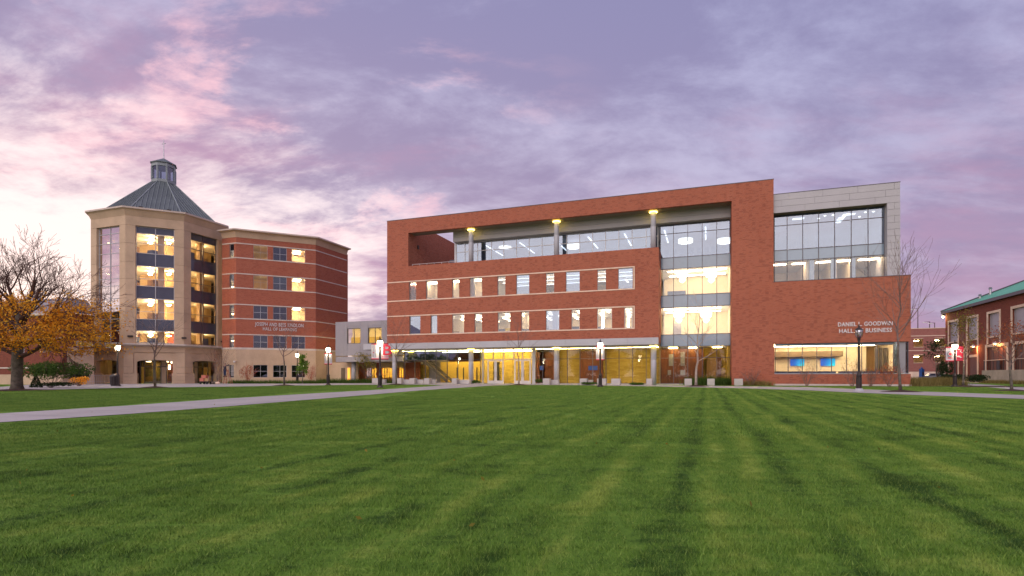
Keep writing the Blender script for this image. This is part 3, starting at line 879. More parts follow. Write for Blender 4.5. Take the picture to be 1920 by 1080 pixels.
# ground floor interior
box('lobby_floor', M_carpet, hall, S_J - 2.6, S_P, VG + 0.13, VB + 2, 0.02, 0.05)
box('interior_wall', M_yel, hall, G.s(826, 8), G.s(905, 8), 8.0, 8.2, 0.06, 3.0)
for k, x in enumerate((856, 868, 880, 893, 902)):
    box('slot_window', M_dark, hall, G.s(x, 7.95), G.s(x, 7.95) + 0.16, 7.94, 7.998, 0.5, 2.2)
box('interior_wall', M_panel2, hall, G.s(752, 7), G.s(826, 7), 9.5, 9.7, 0.06, ZC1 - 0.1)
for k, x in enumerate((765, 780, 792)):
    box('doorway', M_yelstone, hall, G.s(x, 9.3), G.s(x, 9.3) + 1.0, 9.4, 9.49, 0.06, 2.6)
box('interior_wall', M_yelstone, hall, G.s(905, 8.1), G.s(1003, 7), 7.6, 7.8, 0.06, ZFB + .2)
box('interior_wall', M_dark, hall, G.s(925, 7.5), G.s(936, 7.5), 7.5, 7.59, 0.06, 2.9)
box('interior_wall', M_yelstone, hall, G.s(1046, 6), S_T, 6.4, 6.6, 0.06, ZFB + .2)
for xa, xb in ((1088, 1131), (1022, 1048), (1004, 1012)):
    box('timber_panel', M_wood, hall, G.s(xa, 5.5), G.s(xb, 5.5), 5.5, 5.7, 0.06, ZFB - 0.35)
for xa, xb, ya, yb in ((1103, 1120, 686, 694), (1012, 1019, 686, 694)):
    box('screen', M_tv, hall, G.s(xa, 5.4), G.s(xb, 5.4), 5.42, 5.49, G.z(xa, yb, 5.4), G.z(xa, ya, 5.4))
# rough course in the yellow wall
rs = random.Random(9)
for row in range(3):
    x = G.s(1048, 6.3)
    while x < S_T - 0.3:
        l = rs.uniform(0.3, 0.8)
        if not (G.s(1086, 5.6) < x + 0.4 < G.s(1133, 5.6) and False):
            box('stone', M_yelstone, hall, x, x + l - 0.03, 6.4 - rs.uniform(0.03, 0.12), 6.4, 1.75 + row * 0.22, 1.95 + row * 0.22)
        x += l
# stair seen through the left glazing
sa, sb = G.s(797, 6), G.s(842, 6)
mb = MB(); zt_, zb_ = G.z(797, 678, 6), 0.1
for q in (5.2, 6.9):
    mb.poly([(sa, q, zt_), (sb, q, zb_), (sb, q, zb_ + 0.45), (sa, q, zt_ + 0.5)])
    mb.poly([(sa, q + 0.08, zt_ + 0.5), (sb, q + 0.08, zb_ + 0.45), (sb, q + 0.08, zb_), (sa, q + 0.08, zt_)])
    mb.quad((sa, q, zt_ + 0.5), (sb, q, zb_ + 0.45), (sb, q + 0.08, zb_ + 0.45), (sa, q + 0.08, zt_ + 0.5))
st = mb.build('staircase', M_mull, hall)
for k in range(14):
    t = k / 14
    box('tread', M_panel2, st, sa + (sb - sa) * t, sa + (sb - sa) * (t + 0.09), 5.28, 6.9, zt_ + (zb_ - zt_) * t + 0.1, zt_ + (zb_ - zt_) * t + 0.16)
box('landing', M_mull, hall, G.s(772, 6), sa, 5.2, 7.0, zt_ + 0.1, zt_ + 0.4)
# lobby lights: a continuous yellow cove, then downlights
for a, b_ in ((759, 1001), (1003, 1236)):
    box('cove_light', M_tubeB, hall, G.s(a, 4), G.s(b_, 4), 3.35, 3.5, ZFB - 0.11, ZFB - 0.03)
box('cove_light', M_tubeB, hall, G.s(830, 6.5), G.s(1000, 6.5), 6.4, 6.52, ZFB - 0.2, ZFB - 0.14)
box('lobby_ceiling', M_ceil, hall, 0.4, S_P, VG + 0.62, VB + 1.9, ZFB + 0.15, ZFB + 0.28)
# right bay at ground level
box('timber_panel', M_wood, hall, G.s(1238, 5), G.s(1319, 5), 5.2, 5.4, 0.06, ZC1 - 0.2)
box('interior_wall', M_yel, hall, G.s(1319, 5), S_P - 0.3, 8.0, 8.2, 0.06, ZC1)
box('interior_wall', M_yel, hall, S_P - 0.3, S_P - 0.05, VG + 0.15, 8.0, 0.06, ZC1)
box('cabinet', M_woodL, hall, G.s(1325, 7), G.s(1345, 7), 7.2, 7.9, 0.06, 3.0)
box('cabinet', M_wood, hall, G.s(1345, 7), G.s(1352, 7), 7.2, 7.9, 0.06, 3.2)
for xa, xb, ya, yb in ((1279, 1284, 694, 703), (1276, 1284, 660, 686), (1275.5, 1284.5, 693.5, 703), (1252, 1258, 694, 703), (1254, 1262, 664, 686)):
    box('wall_picture', M_greytext, hall, G.s(xa, 5.1), G.s(xb, 5.1), 5.15, 5.199, G.z(xa, yb, 5.1), G.z(xa, ya, 5.1))
for x in (1262, 1300, 1345):
    box('cove_light', M_tubeB, hall, G.s(x, 4.4) - 0.5, G.s(x, 4.4) + 0.5, 4.3, 4.45, ZC1 - 0.15, ZC1 - 0.08)

# tall metal box on the right
VM = 0.35
ZMT = G.z(1687.9, 341.5, VM); SML, SMR = S_FR + 0.01, G.s(1687.7, VM)
S_GR = G.s(1663, VM); ZGT = G.z(1663, 381.1, VM)
box('box_wall', M_panel, hall, SML, SMR - 0.002, VM + 0.002, VM + 0.85, ZGT + 0.003, ZMT - 0.03)
box('box_wall', M_panel, hall, S_GR + 0.003, SMR - 0.002, VM + 0.002, 15, ZLOW - 0.5, ZGT)
box('box_roof', M_panel, hall, SML, SMR - 0.002, VM + 0.85, 15, ZGT + 0.35, ZMT - 0.05)
rows = 3
hh = (ZMT - ZGT) / rows
for r in range(rows):
    z0 = ZGT + r * hh
    x = SML - 2.9 * ((0.55 + 0.25 * (2 - r)) % 1.0)
    while x < SMR:
        xa, xb = max(x, SML), min(x + 3.05, SMR)
        if xb - xa > 0.1: box('cladding_panel', M_panel, hall, xa + 0.012, xb - 0.012, VM - 0.05, VM, z0 + 0.012, z0 + hh - 0.012)
        x += 3.05
k = 0
z = ZGT
while z > ZLOW:
    z0 = max(z - hh, ZLOW + 0.02)
    if k % 2: box('cladding_panel', M_panel, hall, S_GR + 0.012, SMR, VM - 0.05, VM, z0 + 0.012, z - 0.012)
    else:
        sm = (S_GR * 0.42 + SMR * 0.58)
        box('cladding_panel', M_panel, hall, S_GR + 0.012, sm - 0.012, VM - 0.05, VM, z0 + 0.012, z - 0.012)
        box('cladding_panel', M_panel, hall, sm + 0.012, SMR, VM - 0.05, VM, z0 + 0.012, z - 0.012)
    z = z0; k += 1
    if z <= ZLOW + 0.05: break
box('coping', M_mull, hall, SML, SMR + 0.02, VM - 0.07, VM + 0.2, ZMT, ZMT + 0.06)
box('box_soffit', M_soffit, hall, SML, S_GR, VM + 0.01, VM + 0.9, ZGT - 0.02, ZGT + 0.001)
VQ = VM + 0.85
bs = [G.s(x, VQ) for x in (1452, 1475.8, 1505, 1534.7, 1564.9, 1596, 1627.5, 1658)]
SQ = G.s(1534.7, VQ)
bz = [ZLOW - 0.4] + [G.zs(SQ, yy, VQ) for yy in (485.5, 464.5, 417.5)] + [ZGT - 0.03]
curtain(hall, bs, bz, VQ, M_mull, lambda i, j: M_spand if j == 1 else (M_glass if j == 0 else M_glassU), 0.06)
# rooms in the box
mb = MB()
mb.box(SML, S_GR, VQ + 0.15, VB, bz[1], bz[2] - 0.02); mb.build('floor_slab', M_ceil, hall)
box('carpet', M_carpet, hall, SML, S_GR, VQ + 0.15, VB, ZLOW - 0.35, ZLOW - 0.3)
box('ceiling', M_greywall, hall, SML, S_GR, VQ + 0.1, VB, ZGT + 0.005, ZGT + 0.25)
box('interior_wall', M_greywall, hall, SML, S_GR, 8.5, 8.7, bz[2], ZGT)
mb = MB(); mb.box(SML, S_GR, 8.5, 8.7, ZLOW - 0.35, bz[2] - 0.02)
for x in (1513, 1566, 1600):
    mb.box(G.s(x, 1.6), G.s(x, 1.6) + 0.15, 1.6, 8.5, ZLOW - 0.35, bz[1])
mb.box(G.s(1530, 1.6), G.s(1530, 1.6) + 0.15, 1.6, 6.0, bz[2], ZGT)
mb.box(G.s(1483, 3.6), G.s(1530, 1.6), 6.0, 6.15, bz[2], ZGT)
mb.build('interior_wall', M_cream, hall)
for x in (1522, 1562, 1599): box('interior_column', M_spand, hall, G.s(x, 1.4) - 0.22, G.s(x, 1.4) + 0.22, 1.32, 1.58, ZLOW - 0.35, bz[1])
for x in (1461, 1497, 1542, 1580, 1622, 1645):
    s = G.s(x, 3.2); box('ceiling_light', M_tube, hall, s - 0.6, s + 0.6, 2.7, 3.3, bz[1] - 0.05, bz[1] - 0.005)
for x in (1497, 1592):
    s = G.s(x, 3.2); box('ceiling_light', M_tubeD, hall, s - 0.55, s + 0.55, 3.0, 3.5, ZGT - 0.06, ZGT)
tube_v(G.s(1585, 3), 3.0, 6.2, ZGT - 0.06, w=0.3, mat=M_tubeD); tube_v(G.s(1575, 4), 4.0, 5.8, ZGT - 0.06, w=0.2, mat=M_tubeD)
for x in (1545, 1560, 1580, 1612, 1630, 1648, 1620, 1536):
    s = G.s(x, 3.5 + (x % 3)); v = 3.0 + (x % 5) * 0.8
    mb = MB(); mb.lathe([(0.11, ZGT - 0.03), (0.11, ZGT - 0.004)], s, v, 10); mb.build('downlight', M_tube, hall)

# big ground floor window on the right with its classroom
VW = 0.3
wz = [Z_W0 + 0.02, Z_W1]
wx = [1453.5, 1477.7, 1504.3, 1531.5, 1559, 1587, 1615.5, 1643.5, 1675]
ws = [G.s(x, VW) for x in wx]
curtain(hall, ws, [Z_W0 + 0.05, Z_W1 - 0.24, Z_W1 - 0.02], VW, M_mull, lambda i, j: M_glass if j == 0 else M_spand, 0.06)
box('window_sill', M_mullL, hall, S_WA, S_END - 0.1, -0.04, 0.38, Z_W0, Z_W0 + 0.06)
box('metal_corner', M_panel2, hall, G.s(1682.5, VW), G.s(1697.5, VW), VW - 0.06, 1.6, Z_W0 + 0.06, Z_W1)
pane(hall, M_glassU, G.s(1675, VW) + 0.04, G.s(1682.5, VW) - 0.02, Z_W0 + 0.06, Z_W1, VW)
pane(hall, M_glassU, G.s(1697.5, VW) + 0.02, G.s(1702, VW), Z_W0 + 0.06, Z_W1, VW)
box('corner_post', M_mull, hall, G.s(1702, VW), G.s(1703.2, VW), VW - 0.05, VW + 0.1, Z_W0 + 0.06, Z_W1)
box('carpet', M_carpet, hall, S_FR - 2, S_END - 0.3, 0.5, 10, Z_W0 - 0.5, Z_W0 - 0.45)
box('ceiling', M_ceil, hall, S_FR - 2, S_END - 0.3, 0.45, 10, Z_W1 + 0.02, Z_W1 + 0.3)
box('interior_wall', M_cream, hall, S_FR - 2, G.s(1630, 6), 7.2, 7.4, Z_W0 - 0.45, Z_W1)
box('interior_wall', M_cream, hall, S_FR - 2.1, S_FR - 2, 0.5, 7.2, Z_W0 - 0.45, Z_W1)
box('interior_wall', M_cream, hall, S_END - 0.5, S_END - 0.35, 1.7, 10, Z_W0 - 0.45, Z_W1)
box('interior_wall', M_woodL, hall, G.s(1630, 6), S_END - 0.5, 8.6, 8.8, Z_W0 - 0.45, Z_W1)
for x in (1644, 1652, 1660, 1668, 1675):
    box('curtain_fin', M_mull, hall, G.s(x, 5) - 0.14, G.s(x, 5) + 0.14, 5.0, 5.25, Z_W0 - 0.45, Z_W1 - 0.35)
box('ceiling_bulkhead', M_jamb, hall, S_FR - 1.9, G.s(1581, 6), 6.0, 7.19, G.z(1500, 668.8, 6), G.z(1500, 659, 6))
for v in (1.3, 2.7, 4.1, 5.5):
    tube_s(S_FR + 0.2, S_END - 1.6, v, Z_W1 - 0.02, w=0.13, mat=M_tubeC)
for xa, xb, ya, yb in ((1482, 1508, 673.5, 686), (1539, 1566, 672.5, 686)):
    box('wall_screen', M_screen, hall, G.s(xa, 6.9), G.s(xb, 6.9), 6.95, 7.08, G.z(xa, yb, 6.9), G.z(xa, ya, 6.9))
box('stone_footing', M_precastL, hall, S_FR, S_END + 0.03, -0.04, 0.1, 0, 0.2)
box('side_wall', M_brick, hall, S_END - 0.3, S_END - 0.003, 0.4, 15, 0.0, Z_W0)
box('side_wall', M_brick, hall, S_END - 0.3, S_END - 0.003, 0.4, 15, Z_W1 + 0.3, ZLOW - 0.003)
box('rear_wall', M_brick, hall, S_FR, S_END - 0.01, 15, 15.4, 0, ZLOW)
box('low_roof', M_conc, hall, SMR, S_END - 0.31, 0.41, 15, ZLOW - 0.45, ZLOW - 0.4)
# lettering on the brick
def letters(parent, F_, text, px0, px1, py_base, py_top, v=-0.05):
    s0, s1 = F_.s(px0), F_.s(px1)
    z0 = F_.z(px0, py_base)
    h = F_.z(px0, py_top) - z0
    o = text_mesh('lettering', text, h / 0.70, M_letter, parent, (s0, v, z0), 0.06)
    wdt = max(v_.co.x for v_ in o.data.vertices) - min(v_.co.x for v_ in o.data.vertices)
    o.scale = ((s1 - s0) / wdt, 1, 1)
    return o


letters(hall, G, 'DANIEL L. GOODWIN', 1570.5, 1673, 612.3, 604.6)
letters(hall, G, 'HALL OF BUSINESS', 1572.5, 1671.5, 624.6, 617.0)

# desks in the classroom
d0 = MB(); d0.box(-0.9, 0.9, -0.35, 0.35, 0.70, 0.74)
desk = thing('desk', 'dark classroom desk behind the big ground floor window, beside its left jamb', 'desk', (0, 0, 0), G.rz, 'desks in the lit classroom')
d0.build('desk_top', M_mull, desk)
for sx_ in (-0.8, 0.8): box('leg', M_mull, desk, sx_ - 0.03, sx_ + 0.03, -0.3, 0.3, 0.0, 0.70)
box('modesty_panel', M_blue, desk, -0.78, 0.78, -0.32, -0.30, 0.25, 0.70)
dl = ['below the left blue screen', 'between the two blue screens', 'below the right blue screen', 'left of the unlit street lamp', 'right of the unlit street lamp', 'beside the dark curtain fins']
zd = Z_W0 - 0.45
for k, x in enumerate((1466, 1492, 1521, 1549, 1590, 1630, 1657)):
    p = G.w(G.s(x, 2.2), 2.2)
    if k == 0: desk.location = (p[0], p[1], zd)
    else: dup(desk, (p[0], p[1], zd), G.rz, 'dark classroom desk behind the big ground floor window, ' + dl[k - 1])
# chairs along the upper glass
ch = thing('chair', 'blue grey chair in the row behind the top floor glass', 'chair', (0, 0, 0), G.rz, 'chairs in the top floor room')
box('seat', M_blue, ch, -0.26, 0.26, -0.25, 0.25, 0.44, 0.5)
box('backrest', M_blue, ch, -0.25, 0.25, -0.28, -0.22, 0.5, 1.05)
for a in (-0.22, 0.22):
    for b_ in (-0.22, 0.22): box('leg', M_steel, ch, a - 0.02, a + 0.02, b_ - 0.02, b_ + 0.02, 0, 0.44)
k = 0
for x in (1250, 1265, 1278, 1297, 1311, 1326, 1338, 1357, 1368):
    p = G.w(G.s(x, 3.8), 3.8); z = ZF4 + 0.25
    if k == 0: ch.location = (p[0], p[1], ZF4)
    else: dup(ch, (p[0], p[1], ZF4), G.rz + 0.1 * ((k * 7) % 5 - 2), ch['label'])
    k += 1

# ------------------------------------------------------------------ hall of learning: octagonal tower
V1 = (-(960 - 235) / FPX * 69.6, 69.6)                       # the shaft's near left corner
SIDE = 6.4; APO = SIDE / 2 / math.tan(R(22.5))
T2 = Frame(V1[0], V1[1], UX + WX, UY + WY)
TC = (V1[0] + T2.ux * SIDE / 2 + T2.wx * APO, V1[1] + T2.uy * SIDE / 2 + T2.wy * APO)
tower = thing('octagonal_tower', 'tan octagonal tower with tall lit windows, green grey roof, glass lantern and cross', 'tower', (TC[0], TC[1], 0), G.rz)


def fobj(mb, name, mat, parent, k):
    """build in the coordinates of face k: x along the face, the face plane at y = -APO; face 0 looks along -y"""
    o = mb.build(name, mat, None)
    if isinstance(k, tuple): k = k[0]
    o.rotation_euler.z = R(45 * k)
    o.parent = parent
    return o


def tz(y, x=258): return T2.z(x, y)


TL = dict(par=tz(387.8, 235), c1=tz(403, 235), fr=tz(420.6, 235), gt=tz(423.7), shelf=tz(644.6), shelfb=tz(649.5), pan=tz(660.3), arch=tz(674.5), spr=tz(678.3), pli=tz(699.7))
lv = [tz(y) for y in (641.9, 619.5, 597.4, 583, 558.5, 534.8, 521, 497, 473, 454, 435.7, 423.7)]
HS = SIDE / 2
PW = 1.07      # pilaster width on each face


def octa(r, x0=22.5): return [(r * math.cos(R(x0 + 45 * i)), r * math.sin(R(x0 + 45 * i))) for i in range(8)]


CR = 1 / math.cos(R(22.5))
for k in range(8):
    det = k in (0, 1, 2)
    # pilasters stacked from precast panels with open joints
    zz_ = [TL['shelf']] + [tz(y, 240) for y in (612, 583, 553, 522, 490, 455)] + [TL['fr']]
    for sgn in (-1, 1):
        for q in range(len(zz_) - 1 if det else 1):
            z0, z1 = (zz_[q] + 0.012, zz_[q + 1] - 0.012) if det else (zz_[0], zz_[-1])
            a, b_ = (HS - PW) * sgn, HS * sgn
            # mitred outer end so neighbours meet on the corner
            if a > b_: a, b_ = b_, a
            t = 0.7
            o_ = [(a, -APO), (b_, -APO), (b_ - (t * math.tan(R(22.5)) if sgn > 0 else 0), -APO + t), (a + (t * math.tan(R(22.5)) if sgn < 0 else 0), -APO + t)]
            fobj(MB().prism(o_, z0, z1), 'pilaster_panel', M_precast, tower, k)
    # lintel and frieze
    t = 0.7; e = t * math.tan(R(22.5))
    o_ = [(-HS, -APO), (HS, -APO), (HS - e, -APO + t), (-HS + e, -APO + t)]
    fobj(MB().prism(o_, TL['fr'] + 0.012, TL['c1'] - 0.015), 'frieze', M_precast, tower, k)
    # cornice, flaring outwards
    mb = MB()
    prof = [(0.0, TL['c1']), (0.04, TL['c1'] + 0.1), (0.32, TL['par'] - 0.34), (0.50, TL['par'] - 0.20)]
    for (d0, z0), (d1, z1) in zip(prof[:-1], prof[1:]):
        h0, h1 = HS * (APO + d0) / APO, HS * (APO + d1) / APO
        mb.quad((-h0, -APO - d0, z0), (h0, -APO - d0, z0), (h1, -APO - d1, z1), (-h1, -APO - d1, z1))
    mb.poly([(-HS, -APO, TL['c1']), (-HS + e, -APO + t, TL['c1']), (HS - e, -APO + t, TL['c1']), (HS, -APO, TL['c1'])])
    fobj(mb, 'cornice', M_precast, tower, k)
    h1 = HS * (APO + 0.58) / APO; h0 = HS * (APO - 1.2) / APO
    fobj(MB().prism([(-h1, -APO - 0.58), (h1, -APO - 0.58), (h0, -APO + 1.2), (-h0, -APO + 1.2)], TL['par'] - 0.2, TL['par']), 'coping', M_cornice, tower, k)
    # glazing
    yv = -APO + 0.38; ga, gb = -HS + PW, HS - PW
    if det:
        mb = MB()
        for x in (ga + 0.05, 0, gb - 0.05): mb.box(x - 0.04, x + 0.04, yv - 0.08, yv + 0.08, lv[0], lv[-1])
        for j, z in enumerate(lv):
            for x0, x1 in ((ga + 0.09, -0.04), (0.04, gb - 0.09)): mb.box(x0, x1, yv - 0.07, yv + 0.07, z - 0.035, z + 0.035)
        cw = fobj(mb, 'curtain_wall', M_mullL if k != 2 else M_mull, tower, k)
        for j in range(len(lv) - 1):
            for x0, x1 in ((ga + 0.09, -0.04), (0.04, gb - 0.09)):
                spd = j in (1, 4, 7, 10)
                if k == 0: mt = M_glassR
                elif spd: mt = M_spandD
                else: mt = M_glass if k == 1 else M_glassG
                MB().box(x0, x1, yv - 0.012, yv + 0.012, lv[j] + 0.035, lv[j + 1] - 0.035).build('pane', mt, cw)
        for sgn in (-1, 1):
            fobj(MB().box(min(gb * sgn, (gb - 0.01) * sgn), max(gb * sgn, (gb - 0.01) * sgn), -APO + 0.3, -APO + 0.6, lv[0] - 0.2, lv[-1]), 'window_reveal', M_precast, tower, k)
    else:
        fobj(MB().box(ga, gb, yv, yv + 0.1, lv[0], lv[-1]), 'rear_glazing', M_spandD, tower, k)
    # podium with an arched opening
    PA = APO + 0.30; PHS = HS * PA / APO
    pz = 0.0
    op0, op1 = -1.98, 1.98
    mb = MB(); th = 0.55
    zs_, za = TL['spr'], TL['arch']
    rz_ = 0.14                                          # the field over the arch lies back by this much
    yf = -PA + rz_
    n = 14
    arc = [(op0 + (op1 - op0) * i / n, zs_ + (za - zs_) * math.sqrt(max(0, 1 - (2 * i / n - 1) ** 2)) ** 1.0) for i in range(n + 1)]
    if det:
        for (xa, z0), (xb, z1) in zip(arc[:-1], arc[1:]):
            mb.quad((xa, yf, z0), (xb, yf, z1), (xb, yf, TL['pan']), (xa, yf, TL['pan']))
            mb.quad((xa, yf + th, z0), (xb, yf + th, z1), (xb, yf, z1), (xa, yf, z0))
            mb.quad((xb, yf + th, z1), (xa, yf + th, z0), (xa, yf + th, TL['pan']), (xb, yf + th, TL['pan']))
        xo = 2.32
        for sgn in (-1, 1):
            a, b_ = sorted((op1 * sgn, xo * sgn))
            mb.box(a, b_, yf, yf + th, pz, TL['pan'])
        fobj(mb, 'arch', M_precast, tower, k)
    else:
        fobj(MB().box(-2.32, 2.32, yf, yf + th, 0, TL['pan']), 'podium_panel', M_precast, tower, k)
    for sgn in (-1, 1):
        a, b_ = sorted((2.32 * sgn, PHS * sgn)); em = 0.9 * math.tan(R(22.5))
        pts = [(a, -PA), (b_, -PA), (b_ - (em if sgn > 0 else 0), -PA + 0.9), (a + (em if sgn < 0 else 0), -PA + 0.9)]
        zc = [TL['pli'] + 0.01, tz(688, 240), TL['pan']]
        for q in range(2): fobj(MB().prism(pts, zc[q] + 0.01, zc[q + 1] - 0.01), 'pier_panel', M_precast, tower, k)
        b2 = (PHS + 0.04) * sgn; a2 = 1.90 * sgn; a, b_ = sorted((a2, b2))
        em2 = 1.0 * math.tan(R(22.5))
        pts = [(a, -PA - 0.1), (b_, -PA - 0.1), (b_ - (em2 if sgn > 0 else 0), -PA + 0.9), (a + (em2 if sgn < 0 else 0), -PA + 0.9)]
        for q in range(3):
            zq = TL['pli'] / 3
            fobj(MB().prism(pts, zq * q, zq * (q + 1) - 0.015), 'plinth_block', M_precast, tower, k)
    em = 1.4 * math.tan(R(22.5))
    fobj(MB().prism([(-PHS, -PA), (PHS, -PA), (PHS - em, -PA + 1.4), (-PHS + em, -PA + 1.4)], TL['pan'] + 0.012, TL['shelfb']), 'podium_band', M_precast, tower, k)
    mb = MB()
    prof = [(0.3, TL['shelfb']), (0.75, TL['shelf'] - 0.22), (0.98, TL['shelf'] - 0.15), (0.98, TL['shelf'])]
    for (d0, z0), (d1, z1) in zip(prof[:-1], prof[1:]):
        h0, h1 = HS * (APO + d0) / APO, HS * (APO + d1) / APO
        mb.quad((-h0, -APO - d0, z0), (h0, -APO - d0, z0), (h1, -APO - d1, z1), (-h1, -APO - d1, z1))
    h1 = HS * (APO + 0.98) / APO; h0 = HS * (APO - 0.2) / APO
    mb.quad((-h1, -APO - 0.98, TL['shelf']), (h1, -APO - 0.98, TL['shelf']), (h0, -APO + 0.2, TL['shelf']), (-h0, -APO + 0.2, TL['shelf']))
    fobj(mb, 'podium_cornice', M_precastL, tower, k)
# floors, core and lights inside the tower
ro = (APO - 0.62) * CR
mb = MB().prism(octa(ro), TL['pan'], lv[0] - 0.05); mb.build('floor_slab', M_ceil, tower)
for z0, z1 in ((lv[1] + 0.04, lv[2]), (lv[4] + 0.04, lv[5]), (lv[7] + 0.04, lv[8]), (lv[10] + 0.04, TL['fr'] + 0.5)):
    MB().prism(octa(ro), z0, z1 - 0.05).build('floor_slab', M_ceil, tower)
M_warmwall = plain('warm_wall', (0.62, 0.46, 0.24), 0.8, var=0.08, scale=0.4)
box('core', M_warmwall, tower, -2.6, 2.6, -1.6, 5.6, 0, TL['fr'])
rt = random.Random(3)
for zc in (lv[1], lv[4], lv[7], lv[10]):
    for (x, y_) in ((-3.6, -5.2), (0.3, -5.4), (3.6, -4.6), (5.3, -2.0), (5.4, 1.5), (-5.2, -2.4), (1.6, -3.2), (4.0, -2.4)):
        zb = zc - 0.42
        mb = MB(); mb.lathe([(0.05, zb - 0.08), (0.24, zb), (0.28, zb + 0.07), (0.24, zb + 0.07)], x, y_, 14)
        o = mb.build('bowl_light', M_bowl, tower)
        box('hanger', M_mull, o, x - 0.015, x + 0.015, y_ - 0.015, y_ + 0.015, zb + 0.08, zc + 0.03)
for zf in (lv[0], lv[2], lv[5], lv[8]):
    for (x, y_) in ((2.6, -6.2), (-0.8, -6.4), (6.3, -1.2), (6.3, 1.0), (4.2, -4.8)):
        box('low_partition', M_blue if rt.random() < 0.5 else M_woodL, tower, x - 0.5, x + 0.5, y_ - 0.4, y_ + 0.4, zf - 0.05, zf + rt.uniform(0.5, 1.0))
# columns just behind the glass
for k in (1, 2):
    fobj(MB().box(0.15, 0.85, -APO + 1.1, -APO + 1.7, lv[0], TL['fr']), 'interior_column', M_precast, tower, k)
# entrance inside the arches
for k in (0, 1, 2):
    yd = -APO + 2.4
    mb = MB()
    xs_ = [-2.6, -1.5, -0.5, 0.35, 0.95, 1.8, 2.6]
    for x in xs_: mb.box(x - 0.05, x + 0.05, yd - 0.06, yd + 0.06, 0, 3.0)
    mb.box(-2.6, 2.6, yd - 0.05, yd + 0.05, 2.2, 2.3); mb.box(-2.6, 2.6, yd - 0.05, yd + 0.05, 2.95, 3.05)
    df = fobj(mb, 'door_frame', M_mull, tower, k)
    for i in range(6):
        if i == 3: MB().box(0.4, 0.9, yd - 0.02, yd + 0.25, 0, 2.95).build('door_pier', M_precast, df); continue
        MB().box(xs_[i] + 0.05, xs_[i + 1] - 0.05, yd - 0.01, yd + 0.01, 0.05, 2.2).build('pane', M_glassG if (i + k) % 3 == 1 else M_glassD, df)
        MB().box(xs_[i] + 0.05, xs_[i + 1] - 0.05, yd - 0.01, yd + 0.01, 2.3, 2.95).build('pane', M_glassD, df)
    fobj(MB().box(-2.9, 2.9, yd - 0.1, yd + 0.1, 3.05, TL['pan'] + 0.01), 'porch_wall', M_precast, tower, k)
fobj(MB().box(1.1, 1.3, -APO + 3.2, -APO + 3.4, 1.9, 2.5), 'lantern', M_bowl, tower, 1)
fobj(MB().box(-0.9, -0.2, -APO + 4.2, -APO + 4.35, 0.2, 2.6), 'lit_doorway', M_yel, tower, 1)
fobj(MB().box(0.5, 1.6, -APO + 4.2, -APO + 4.35, 0.2, 2.6), 'lit_doorway', M_yel, tower, 2)
for k, x in ((1, -1.2), (2, 1.0), (1, 0.8)):
    fobj(MB().box(x - 0.25, x + 0.25, -APO + 3.4, -APO + 3.7, 2.9, 3.0), 'porch_light', M_bowl, tower, k)
# pyramid roof with standing seams, in eight slopes
RB, RT_ = 6.75 * CR, 1.32 * CR
ZE, ZL = TL['par'] + 0.25, 1 + (705 - 345.5) / FPX * TC[1]
bt_, tp_ = octa(RB), octa(RT_)
for k in range(8):
    a0, a1 = (k + 5) % 8, (k + 6) % 8
    def P(i, t, u):
        b0 = Vector((*bt_[a0], ZE)); b1 = Vector((*bt_[a1], ZE)); t0 = Vector((*tp_[a0], ZL)); t1 = Vector((*tp_[a1], ZL))
        return (b0.lerp(b1, u)).lerp(t0.lerp(t1, u), t)
    b0, b1, t0, t1 = Vector((*bt_[a0], ZE)), Vector((*bt_[a1], ZE)), Vector((*tp_[a0], ZL)), Vector((*tp_[a1], ZL))
    dn_ = Vector((0, 0, -0.12))
    mb = MB(); mb.quad(tuple(b0), tuple(b1), tuple(t1), tuple(t0)); mb.quad(tuple(t0 + dn_), tuple(t1 + dn_), tuple(b1 + dn_), tuple(b0 + dn_)); mb.quad(tuple(b0 + dn_), tuple(b1 + dn_), tuple(b1), tuple(b0))
    roof = mb.build('roof', M_roof, tower)
    MB().quad(tuple(b0 - Vector((0, 0, 0.45))), tuple(b1 - Vector((0, 0, 0.45))), tuple(b1 + dn_), tuple(b0 + dn_)).build('roof_curb', M_mullL, tower)
    nrm = (b1 - b0).cross(t0 - b0).normalized()
    ax = (b1 - b0).normalized(); L = (b1 - b0).length; Lt = (t1 - t0).length
    up_ = ((t0 + t1) / 2 - (b0 + b1) / 2)
    ns = 11 if k in (0, 1, 2, 7, 3) else 0
    for q in range(1, ns):
        x = -L / 2 + L * q / ns
        tmax = 1.0 if abs(x) <= Lt / 2 else (L / 2 - abs(x)) / (L / 2 - Lt / 2)
        p0 = (b0 + b1) / 2 + ax * x; p1 = p0 + up_ * tmax
        c = nrm * 0.075; d_ = ax * 0.022
        mb = MB()
        A_, B_, C_, D_ = p0 - d_, p0 + d_, p1 + d_, p1 - d_
        mb.quad(*[tuple(v_ + c) for v_ in (A_, B_, C_, D_)])
        mb.quad(tuple(A_), tuple(A_ + c), tuple(D_ + c), tuple(D_)); mb.quad(tuple(B_ + c), tuple(B_), tuple(C_), tuple(C_ + c)); mb.quad(tuple(A_), tuple(B_), tuple(B_ + c), tuple(A_ + c))
        mb.build('seam', M_seam, roof)
    MB().tube([tuple(b1 + nrm * 0.02), tuple(t1 + nrm * 0.02)], 0.09, 6).build('hip_cap', M_seam, tower)
